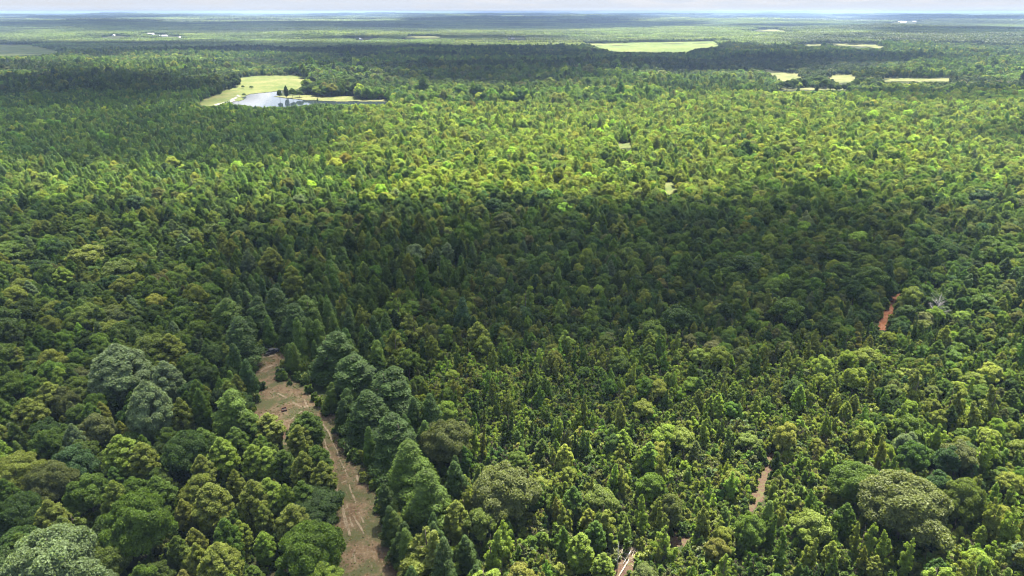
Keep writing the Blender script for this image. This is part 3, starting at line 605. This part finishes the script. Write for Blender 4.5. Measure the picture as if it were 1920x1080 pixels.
def place_of(x, y):
    best = None
    for (cx_, cy_, r_, t) in PLACES:
        d = math.hypot(x - cx_, y - cy_)
        if d < r_ and (best is None or d / r_ < best[0]): best = (d / r_, t)
    if best: return best[1]
    e = float(np.interp(y, [560, 650, 730, 800, 860, 940, 1080, 1300], [500, 505, 545, 610, 640, 665, 690, 700]))
    if y > 650 and abs(x - e) < 130:
        s = 'left' if x < e else 'right'; b = 'lower' if y > 900 else ('middle' if y > 780 else 'upper')
        return f'{s} of the {b} dirt track'
    band = 'at the very bottom' if y > 1000 else 'near the bottom' if y > 860 else 'in the lower part' if y > 720 else 'just below mid-height' if y > 580 else 'at mid-height' if y > 460 else 'higher up'
    col = ['far left', 'left', 'left of centre', 'centre', 'right of centre', 'right', 'far right'][int(np.clip(x / 1920 * 7, 0, 6))]
    return band + ', ' + col
ORD = ['first', 'second', 'third', 'fourth', 'fifth', 'sixth', 'seventh', 'eighth', 'ninth', 'tenth', 'eleventh', 'twelfth', 'thirteenth', 'fourteenth', 'fifteenth', 'sixteenth', 'seventeenth', 'eighteenth', 'nineteenth', 'twentieth'] + ['twenty-' + q for q in ('first', 'second', 'third', 'fourth', 'fifth', 'sixth', 'seventh', 'eighth', 'ninth')] + ['thirtieth'] + ['thirty-' + q for q in ('first', 'second', 'third', 'fourth', 'fifth', 'sixth')]
buckets = {}
for i in np.nonzero(single)[0]:
    q = kk[i]; big = size[i] * ad[i] / F > KR[q] * .95
    buckets.setdefault((LOOK[int(A[i, 12])], FORMW[q][0 if big else 1], place_of(ax[i], ay[i])), []).append(i)
LABEL = {}
for (look, form, plc), ids in buckets.items():
    ids.sort(key=lambda i: ax[i])
    for j, i in enumerate(ids):
        LABEL[i] = f'{look} {form} {plc}' if len(ids) == 1 else f'{look} {form} {plc}, {ORD[min(j, len(ORD) - 1)] if j < len(ids) - 1 or len(ids) > 6 else "last"} from left'
CAT = {0: 'broadleaf tree', 1: 'pointed tree', 2: 'pine tree', 3: 'poplar', 4: 'young tree'}
GRP = {0: 'broadleaf trees of the near wood', 1: 'pointed young trees standing above the thicket', 2: 'pines along the dirt track', 3: 'oval-crowned trees of the near wood', 4: 'young trees of the thicket'}
base = {}
for i in np.nonzero(single)[0]:
    a = A[i]; q = int(a[3]); crown, trunk = FORMS[KI[q], int(a[4])]
    key = (q, int(a[4])); q = int(kk[i])
    if key not in base:                       # the first of its form, with its parts
        e = D.objects.new(nat[q], None); c = D.objects.new('crown', crown); t = D.objects.new('trunk', trunk); base[key] = (e, c, t); e.empty_display_size = 1
    else: e, c, t = [o.copy() for o in base[key]]
    for o in (e, c, t): COL.objects.link(o)
    c.parent = e; t.parent = e
    e.location = a[0:3]; e.rotation_euler = (0, 0, a[8]); e.scale = (a[5], a[6], a[7])
    e['label'] = LABEL[i]; e['category'] = CAT[q]; e['group'] = GRP[q]; c['tint'] = [float(v) for v in a[9:12]]


# ------------------------------------------------------------------ the few man-made and dead things
def prism(profile, y0, y1):
    """(x, z) outline pushed along y"""
    k = len(profile); V = [(x, y0, z) for x, z in profile] + [(x, y1, z) for x, z in profile]
    return V, [list(range(k))[::-1], list(range(k, 2 * k))] + [[i, (i + 1) % k, k + (i + 1) % k, k + i] for i in range(k)]
def box(x0, x1, y0, y1, z0, z1, c=.0):
    if not c: return prism([(x0, z0), (x1, z0), (x1, z1), (x0, z1)], y0, y1)
    return prism([(x0 + c, z0), (x1 - c, z0), (x1, z0 + c), (x1, z1 - c), (x1 - c, z1), (x0 + c, z1), (x0, z1 - c), (x0, z0 + c)], y0, y1)
def join(*parts):
    V, Fc = [], []
    for v, f in parts: b = len(V); V += list(v); Fc += [[i + b for i in q] for q in f]
    return V, Fc
def part(name, vf, m, parent, smooth=False): return link(name, mesh_from(name, vf[0], vf[1], [m], smooth=smooth), parent)
def thing(name, label, cat, loc, rotz=0, group=None, s=1):
    e = D.objects.new(name, None); COL.objects.link(e); e.location = loc; e.rotation_euler = (0, 0, rotz); e.scale = (s, s, s); e['label'] = label; e['category'] = cat
    if group: e['group'] = group
    return e
def spot(px_, py_): x, y, z = on_ground(px_, py_); return float(x[0]), float(y[0]), float(z[0])
M_PAINT = simple('truck_paint', (.045, .048, .055), .35, .2, .5, 0); M_GLASS = simple('glass', (.03, .04, .05), .05, 0, .8, 0); M_RUB = simple('rubber', (.02, .02, .02), .9, var=0)
M_STEEL = simple('steel', (.4, .4, .42), .35, .9, .5, 0); M_LAMP = simple('lamp_lens', (.7, .7, .68), .15, var=0); M_RLAMP = simple('tail_lens', (.35, .02, .02), .2, var=0)
M_WHITE = simple('white_siding', (.62, .62, .60), .7, scale=.5, var=.06); M_ROOFW = simple('pale_metal_roof', (.70, .71, .72), .4, .0, scale=.5, var=.05); M_ROOFG = simple('grey_roof', (.20, .20, .21), .8, var=.1)
M_PIT = simple('rusty_steel', (.10, .045, .03), .8, .2, var=.4)
vx, vy, vz = spot(510, 662.5); ax1, ay1, _ = spot(499, 667); ax2, ay2, _ = spot(522, 658)
tr = thing('pickup_truck', 'dark pickup truck parked at the far end of the dirt clearing', 'pickup', (vx, vy, vz + .06), math.atan2(ay2 - ay1, ax2 - ax1))
part('body', join(prism([(-2.85, .5), (-2.85, 1.12), (-.95, 1.15), (1.1, 1.12), (2.55, 1.02), (2.85, .85), (2.85, .5), (2.3, .42), (-2.4, .42)], -.95, -.75), prism([(-2.85, .5), (-2.85, 1.12), (-.95, 1.15), (1.1, 1.12), (2.55, 1.02), (2.85, .85), (2.85, .5), (2.3, .42), (-2.4, .42)], .75, .95),
     box(-2.85, -2.77, -.75, .75, .5, 1.12), box(-2.77, -.95, -.75, .75, .5, .62), prism([(-.95, .45), (-.95, 1.15), (1.1, 1.13), (2.5, 1.03), (2.8, .85), (2.8, .45)], -.75, .75)), M_PAINT, tr)
cabp = part('cab', prism([(-.98, 1.15), (-.88, 1.72), (-.7, 1.8), (.55, 1.8), (.75, 1.75), (1.35, 1.13)], -.82, .82), M_PAINT, tr)
part('window', prism([(.80, 1.70), (.83, 1.72), (1.34, 1.18), (1.30, 1.16)], -.74, .74), M_LAMP if False else M_GLASS, tr)
part('window', box(-.985, -.955, -.6, .6, 1.28, 1.62), M_GLASS, tr)
for s_ in (-1, 1):
    y_ = .823 * s_; part('window', prism([(-.8, 1.22), (-.72, 1.66), (.6, 1.68), (1.05, 1.22)], min(y_, y_ + .01 * s_), max(y_, y_ + .01 * s_)), M_GLASS, tr)
    part('headlight', box(2.70, 2.87, .55 * s_ if s_ > 0 else -.92, .92 if s_ > 0 else -.55, .72, .9, .03), M_LAMP, tr); part('taillight', box(-2.87, -2.8, .78 if s_ > 0 else -.93, .93 if s_ > 0 else -.78, .75, 1.05), M_RLAMP, tr)
    part('mirror', box(.85, 1.0, .95 if s_ > 0 else -1.15, 1.15 if s_ > 0 else -.95, 1.2, 1.4, .03), M_PAINT, tr)
    for wx_ in (1.85, -1.8):
        tv, tf = tubes([[(wx_, .70 * s_, .38, .2), (wx_, .72 * s_, .38, .38), (wx_, .96 * s_, .38, .38), (wx_, .98 * s_, .38, .24)]], 20); wh = part('wheel', (tv, tf), M_RUB, tr)
        part('rim', tubes([[(wx_, .975 * s_, .38, .23), (wx_, .99 * s_, .38, .20)]], 14), M_STEEL, wh)
for x0_ in (2.83, -2.95): part('bumper', box(x0_, x0_ + .12, -.92, .92, .42, .62, .03), M_STEEL, tr)
fx, fy, fz = spot(533, 769)
fp = thing('fire_pit', 'small rusty square fire pit standing on the dirt clearing', 'fire pit', (fx, fy, fz + .05), .4)
part('rim', join(box(-.8, .8, -.8, -.72, 0, .55), box(-.8, .8, .72, .8, 0, .55), box(-.8, -.72, -.72, .72, 0, .55), box(.72, .8, -.72, .72, 0, .55), box(-.95, .95, -.98, -.8, .5, .56), box(-.95, .95, .8, .98, .5, .56)), M_PIT, fp)
part('ash_bed', box(-.71, .71, -.71, .71, .02, .2), simple('ash', (.03, .028, .026), .95, scale=5, var=.5), fp)

def bare_paths(g, H, r0, n=26, spread_=.45):
    P = [[(0, 0, -.4, r0 * 1.2), (.05, 0, H * .3, r0 * .9), (-.1, .1, H * .65, r0 * .55), (.1, 0, H, r0 * .12)]]
    for i in range(n):
        t = g.uniform(.28, .92); th = i * 2.4 + g.uniform(-.5, .5); L = H * spread_ * (1.1 - t) * g.uniform(.7, 1.2); z = H * t; c, s_ = math.cos(th), math.sin(th); r1 = r0 * .42 * (1.15 - t)
        e = (c * L, s_ * L, z + L * .75, r1 * .25); mid_ = (c * L * .5, s_ * L * .5, z + L * .28, r1 * .7); P.append([(0, 0, z, r1), mid_, e])
        for q in range(4):
            a_ = th + g.uniform(-1, 1); l2 = L * g.uniform(.3, .5); f = g.uniform(.4, .95); b0_ = (c * L * f, s_ * L * f, z + L * .6 * f)
            P.append([(*b0_, r1 * .4), (b0_[0] + math.cos(a_) * l2, b0_[1] + math.sin(a_) * l2, b0_[2] + l2 * .8, r1 * .12)])
    return P
gb = np.random.default_rng(5)
def bare(px_, py_, H, r0, label, m=M_DEAD, **k):
    x, y, z = on_ground(px_, py_, H); e = thing('bare_tree', label, 'bare tree', (float(x[0]), float(y[0]), float(z[0])), gb.uniform(0, 6)); P = bare_paths(gb, H, r0, **k)
    part('trunk', tubes(P[:1], 8), m, e, True); part('crown', tubes(P[1:], 4), m, e, True)
bare(1765, 550, 14, .2, 'leafless grey tree standing among green trees behind the red clay track', n=44, spread_=.36)
bare(1161, 1016, 9, .13, 'thin pale leafless trunk beside the gap with fallen logs', n=8, spread_=.16)
bare(941, 122, 19, .35, 'pale leafless snag standing above the dark wood beyond the pond', M_STRAW, n=26, spread_=.25)
bare(1077, 120, 22, .5, 'broad pale leafless snag above the dark wood beyond the pond', M_STRAW, n=34, spread_=.35)
def log(p, q, r, label, m):
    a_, b_ = spot(*p), spot(*q); pts = [(0, 0, r, r), ((b_[0] - a_[0]) * .5, (b_[1] - a_[1]) * .5, r * 1.2 + .1 + (b_[2] - a_[2]) * .5, r * .8), (b_[0] - a_[0], b_[1] - a_[1], r + .3 + b_[2] - a_[2], r * .45)]
    e = thing('fallen_log', label, 'log', a_); part('trunk', tubes([pts], 8), m, e, True)
    st = [[(x_, y_, z_, r * .3), (x_ + gb.normal() * .5, y_ + gb.normal() * .5, z_ + .5, r * .12)] for x_, y_, z_, _ in [np.array(pts[0]) * (1 - t) + np.array(pts[2]) * t for t in (.4, .55, .7, .8, .9)]]
    part('branch_stub', tubes(st, 5), m, e)['kind'] = 'stuff'
log((1160, 1082), (1179, 1052), .17, 'long straight bleached fallen trunk in the low gap between young trees', M_STRAW)
log((1185, 1030), (1168, 1060), .12, 'short greyish fallen trunk lying next to the brush pile', M_DEAD)
bx_, by_, bz_ = spot(1180, 1035); P = []
for _ in range(90):
    a_ = gb.uniform(0, 6.28); q = gb.normal(size=2) * 1.6; L = gb.uniform(.8, 2.4); z0_ = abs(gb.normal()) * .5 + .1
    P.append([(q[0], q[1], z0_, .045), (q[0] + math.cos(a_) * L * .5, q[1] + math.sin(a_) * L * .5, z0_ + gb.uniform(0, .7), .035), (q[0] + math.cos(a_) * L, q[1] + math.sin(a_) * L, z0_ + gb.uniform(-.1, .9), .015)])
bp_ = link('brush_pile', mesh_from('brush_pile', *tubes(P, 4), [M_STRAW]), label='tangled pile of bare brown branches behind the fallen trunk', category='brush pile'); bp_.location = (bx_, by_, bz_)

def house(px_, py_, L, Wd, label, roof, rz, s=1.):
    x, y, z = spot(px_, py_); e = thing('farmhouse', label, 'house', (x, y, z + .3), rz, 'farm buildings on the far hills', s); h = 4.2
    part('wall', prism([(-Wd / 2, 0), (Wd / 2, 0), (Wd / 2, h), (0, h + Wd * .28), (-Wd / 2, h)], -L / 2, L / 2), M_WHITE, e)
    q = Wd / 2 + .6; zt = h + Wd * .28 + .12; ze = h - .25
    part('roof', join(prism([(-q, ze), (0, zt), (0, zt + .25), (-q, ze + .25)], -L / 2 - .6, L / 2 + .6), prism([(q, ze), (q, ze + .25), (0.001, zt + .25), (0.001, zt)], -L / 2 - .6, L / 2 + .6)), roof, e)
    for k_ in (-.32, 0.32): part('window', box(-Wd / 2 - .03, -Wd / 2 + .02, L * k_ - .7, L * k_ + .7, 1.2, 2.6), M_GLASS, e); part('window', box(Wd / 2 - .02, Wd / 2 + .03, L * k_ - .7, L * k_ + .7, 1.2, 2.6), M_GLASS, e)
    part('door', box(-Wd / 2 - .04, -Wd / 2 + .02, -.55, .55, 0, 2.2), M_ROOFG, e)
for a_ in HOUSES: house(*a_)
x, y, z = spot(981, 33.5); wt = thing('water_tower', 'tiny pale water tower on the horizon above the far dark ridge', 'water tower', (x, y, z))
part('tank', tubes([[(0, 0, 44, 1), (0, 0, 46, 7), (0, 0, 52, 9), (0, 0, 58, 7), (0, 0, 60, 1)]], 16), M_WHITE, wt, True)
for k_ in range(4): c_, s_ = math.cos(k_ * 1.57), math.sin(k_ * 1.57); part('leg', tubes([[(c_ * 9, s_ * 9, -1, .9), (c_ * 6, s_ * 6, 47, .8)]], 6), M_WHITE, wt)
off = np.array([VOFF[q] for q in KI])
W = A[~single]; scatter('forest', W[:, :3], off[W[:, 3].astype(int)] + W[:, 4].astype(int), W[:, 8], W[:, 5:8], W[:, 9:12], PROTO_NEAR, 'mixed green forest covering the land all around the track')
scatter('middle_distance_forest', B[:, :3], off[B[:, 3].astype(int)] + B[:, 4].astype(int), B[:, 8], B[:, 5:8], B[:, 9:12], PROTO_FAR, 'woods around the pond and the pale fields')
# bushes under and between the trees
n_ = 76000; X = rng.uniform(-430, 430, n_); Y = rng.uniform(-20, 480, n_); Z = height(X, Y); px, py, d = project(X, Y, Z + 1)
X[-14000:] = rng.uniform(-10, 150, 14000); Y[-14000:] = rng.uniform(85, 215, 14000); Z = height(X, Y); px, py, d = project(X, Y, Z + 1); s_ = rng.uniform(.28, .8, n_); s_[-14000:] *= .6; U = np.column_stack([X, Y, Z, np.full(n_, 4), rng.integers(0, 7, n_), s_, s_, s_ * .8, rng.uniform(0, 6.28, n_)])
hit = np.zeros(n_, bool)
for p in VIS: hit |= (inpoly(px, py, p) | inpoly(px, py - 2200 / np.maximum(d, 1), p)) & ((p is not TRAIL and p is not GAP1 and p is not GAP2) | (rng.uniform(size=n_) > .06))
for p in (CLEAR_WIDE,):
    inw = inpoly(px, py, p); hit |= inw & (rng.uniform(size=n_) > np.where(inpoly(px, py, CLEARING), .015, .45))
nearu = np.zeros(n_, bool); nearu[-14000:] = True; m_ = ~hit & (d > 20); U = U[m_]; nearu = nearu[m_]; c = rng.choice(8, len(U), p=[.22, .38, .22, .08, .05, 0, .0, .05]); tu = PAL[c] * rng.uniform(.75, 1.15, (len(U), 1))
for nm, m_, pr, lb in (('undergrowth', ~nearu, PROTO_FAR, 'low leafy bushes under and between the trees'), ('thicket', nearu, PROTO_NEAR, 'dense low leafy thicket between the young trees')):
    scatter(nm, U[m_, :3], off[4] + U[m_, 4].astype(int), U[m_, 8], U[m_, 5:8], tu[m_], pr, lb)
n_ = 30000; X = rng.uniform(-180, -20, n_); Y = rng.uniform(80, 250, n_); Z = height(X, Y); px, py, d = project(X, Y, Z)
g_ = inpoly(px, py, CLEAR_WIDE) & (rng.uniform(size=n_) < .12 + .75 * sstep(.46, .6, fbm(X / 9, Y / 9, 51, 3))); X, Y, Z = X[g_], Y[g_], Z[g_]; n_ = len(X); s_ = rng.uniform(.05, .12, n_)
tc_ = np.where(rng.uniform(size=(n_, 1)) < .45, [[.26, .21, .11]], [[.15, .175, .05]]) * rng.uniform(.7, 1.15, (n_, 1))
scatter('grass', np.column_stack([X, Y, Z - .02]), off[4] + rng.integers(0, 7, n_), rng.uniform(0, 6.28, n_), np.column_stack([s_, s_, s_ * .45]), tc_, PROTO_FAR, 'thin dry and green grass tufts growing on the dirt clearing')
# low grass tufts on the clearing
# ------------------------------------------------------------------ far forest: tiles of canopy
FT = D.collections.new('canopy_tiles')
for v in range(4):
    g = np.random.default_rng(900 + v); S_ = 120.; VV, QQ, LV, b0 = [], [], [], 0
    for i in range(15):
        for j in range(15):
            cx_, cy_ = (i + g.uniform(.1, .9)) * S_ / 15 - S_ / 2, (j + g.uniform(.1, .9)) * S_ / 15 - S_ / 2
            Hc = g.uniform(10, 16); rc = g.uniform(3.6, 5.6); nm = 46
            dd = g.normal(size=(nm, 3)); dd[:, 2] = np.abs(dd[:, 2]) - .25; dd /= np.linalg.norm(dd, axis=1)[:, None]
            p = G(cx_, cy_, Hc - rc * 1.1) + dd * G(rc, rc, rc * 1.15) * g.uniform(.8, 1.05, (nm, 1))
            nr = dd + g.normal(size=(nm, 3)) * .5; nr /= np.linalg.norm(nr, axis=1)[:, None]
            a = np.cross(nr, g.normal(size=(nm, 3))); a /= np.linalg.norm(a, axis=1)[:, None]; bb = np.cross(nr, a); sz = rc * .42
            VV.append(np.stack([p - a * sz, p - bb * sz, p + a * sz, p + bb * sz], 1).reshape(-1, 3)); QQ.append(np.arange(4 * nm).reshape(nm, 4) + b0); b0 += 4 * nm
            LV.append(np.clip(np.full(4 * nm, g.uniform(.1, .9)) + np.repeat(g.normal(size=nm) * .12, 4), 0, 1))
    me = mesh_from('canopy', np.vstack(VV), np.vstack(QQ), [M_LEAF], attrs={'lv': np.concatenate(LV)})
    FT.objects.link(D.objects.new('canopy_%d' % v, me))
def tiles(r0, r1, step, sxy, sz):
    h_ = R(44); xs = np.arange(-r1 * math.sin(h_), r1 * math.sin(h_), step); ys = np.arange(r0 * math.cos(h_), r1, step)
    X, Y = np.meshgrid(xs, ys); X = X.ravel() + rng.uniform(-.1, .1, X.size) * step; Y = Y.ravel() + rng.uniform(-.1, .1, Y.size) * step
    r = np.hypot(X, Y); m = (r > r0) & (r < r1) & (np.abs(np.arctan2(X, Y)) < h_); X, Y = X[m], Y[m]; Z = height(X, Y)
    px, py, d = project(X, Y, Z); bad = np.zeros(len(X), bool)
    for hz in (0, 8, 14):
        px, py, d = project(X, Y, Z + hz); w = F * step * .42 / d
        for p in VIS:
            for q in (-1, -.4, .4, 1): bad |= inpoly(px + q * w, py, p)
    X, Y, Z = X[~bad], Y[~bad], Z[~bad]; nn = len(X)
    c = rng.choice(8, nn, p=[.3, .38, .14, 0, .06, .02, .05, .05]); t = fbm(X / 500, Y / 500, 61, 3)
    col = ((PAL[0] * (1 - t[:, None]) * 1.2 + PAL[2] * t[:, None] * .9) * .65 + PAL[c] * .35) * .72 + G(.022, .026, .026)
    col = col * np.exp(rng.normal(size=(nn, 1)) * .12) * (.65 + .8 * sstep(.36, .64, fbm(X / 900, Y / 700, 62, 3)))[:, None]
    s = np.full(nn, 1.); return np.column_stack([X, Y, Z]), rng.integers(0, 4, nn), rng.integers(0, 4, nn) * math.pi / 2, np.column_stack([s * sxy, s * sxy, s * sz]), col
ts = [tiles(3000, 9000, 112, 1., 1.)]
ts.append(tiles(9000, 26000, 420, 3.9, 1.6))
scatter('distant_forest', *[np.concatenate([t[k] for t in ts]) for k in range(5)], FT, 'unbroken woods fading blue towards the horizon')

# ------------------------------------------------------------------ clouds overhead, above the frame, whose shade falls on the forest
def cloudmap(px, py):
    """how much of the sun a cloud takes at the place seen at this photo point: 0 none .. 1 deep"""
    s = np.zeros_like(px)
    def add(v): nonlocal s; s = np.maximum(s, v)
    add(.66 * ell(px, py, 1150, 458, 540, 76, .55)); add(.48 * ell(px, py, 700, 500, 330, 100, .45)); add(.75 * ell(px, py, 1480, 450, 260, 90, .5))
    add(.3 * ell(px, py, 330, 600, 420, 150, .5)); add(.2 * ell(px, py, 1000, 640, 700, 90, .5)); add(.25 * ell(px, py, 250, 850, 380, 200, .5))
    add(.4 * ell(px, py, 740, 850, 120, 280, .4)); add(.45 * ell(px, py, 520, 620, 130, 60, .5))
    add(.38 * ell(px, py, 130, 240, 520, 50, .4)); add(.3 * ell(px, py, 430, 270, 230, 24, .5)); add(.2 * ell(px, py, 120, 420, 220, 60, .5))
    add(.85 * ell(px, py, 120, 165, 280, 28, .3)); add(.9 * ell(px, py, 880, 112, 330, 24, .3)); add(.85 * ell(px, py, 960, 142, 200, 12, .4))
    add(.9 * ell(px, py, 250, 88, 640, 9, .3)); add(.9 * ell(px, py, 1500, 105, 330, 9, .3)); add(.85 * ell(px, py, 1290, 118, 240, 9, .3))
    add(.9 * ell(px, py, 1800, 57, 170, 6, .2)); add(.9 * ell(px, py, 1080, 45, 220, 5, .25)); add(.9 * ell(px, py, 180, 47, 260, 4, .25)); add(.8 * ell(px, py, 800, 70, 260, 3, .3))
    add(.9 * ell(px, py, 1230, 100, 200, 8, .15)); add(.75 * ell(px, py, 1780, 170, 180, 10, .3)); add(.85 * ell(px, py, 1480, 47, 120, 2.5, .3)); add(.7 * ell(px, py, 1880, 240, 60, 12, .5))
    wr_ = np.hypot(XX, YY); s = np.maximum(s, .9 * sstep(.48, .56, fbm(XX / 3400 + 7, YY / 3400, 77, 3)) * sstep(5000, 6500, wr_))
    return s
ty = np.geomspace(60, 42000, 300); ta = np.linspace(-1.25, 1.25, 230)
YY, AA = np.meshgrid(ty, ta, indexing='ij'); XX = YY * AA; px, py, d = project(XX, YY, height(XX, YY) + 10)
py = np.where(YY < 90, 1200, py)
sm = cloudmap(px, py) * (.62 + .55 * fbm(XX / 160 + 5, YY / 160, 88, 4)); sm = np.where(sm < .06, 0, np.minimum(sm, 1)); sm[0] = sm[-1] = 0; sm[:, 0] = sm[:, -1] = 0
CB = 1300.; shift = SUNV / SUNV.z * CB
thick = sm * 330.; cxx, cyy = XX + shift.x, YY + shift.y; nr_, nc_ = XX.shape
top = np.stack([cxx, cyy, CB + thick * .8], -1).reshape(-1, 3); bot = np.stack([cxx, cyy, CB - thick * .2], -1).reshape(-1, 3)
zero = (thick.ravel() <= 0); bi = np.where(zero, np.arange(zero.size), np.arange(zero.size) + zero.size)
ii, jj = np.meshgrid(np.arange(nr_ - 1), np.arange(nc_ - 1), indexing='ij'); v = (ii * nc_ + jj).ravel()
Qt = np.stack([v, v + 1, v + nc_ + 1, v + nc_], 1); act = (~zero)[Qt].any(1); Qt = Qt[act]
Qb = bi[Qt[:, ::-1]]; V = np.vstack([top, bot]); Q = np.vstack([Qt, Qb]); used = np.unique(Q); mp_ = np.zeros(len(V), int); mp_[used] = np.arange(len(used))
m, n, l, o_ = mat('cloud'); pv = n.new('ShaderNodeVolumePrincipled'); pv.inputs['Color'].default_value = (1, 1, 1, 1); pv.inputs['Density'].default_value = .010; l.new(pv.outputs[0], o_.inputs['Volume'])
clouds = link('clouds', mesh_from('clouds', V[used], mp_[Q], [m]), kind='structure')

# ------------------------------------------------------------------ air
m, n, l, o_ = mat('haze'); pv = n.new('ShaderNodeVolumePrincipled'); pv.inputs['Color'].default_value = (.46, .66, 1., 1); pv.inputs['Density'].default_value = 4.4e-5
l.new(pv.outputs[0], o_.inputs['Volume'])
zlo = float(Z.min()); zlo = float(min(v.co.z for v in gm.vertices)) - 1; zhi = max(135., float(max(v.co.z for v in gm.vertices)) + 30); S_ = 66000
print('haze', zlo, zhi, 'trees', len(A), len(B), len(U), single.sum(), 'tiles', [len(t[0]) for t in ts])
hv = [(x, y, z) for z in (zlo, zhi) for x, y in ((-S_, -S_), (S_, -S_), (S_, S_), (-S_, S_))]
link('haze', mesh_from('haze', hv, [[3, 2, 1, 0], [4, 5, 6, 7], [0, 1, 5, 4], [1, 2, 6, 5], [2, 3, 7, 6], [3, 0, 4, 7]], [m]), kind='stuff', label='thin blue summer haze over the forest')
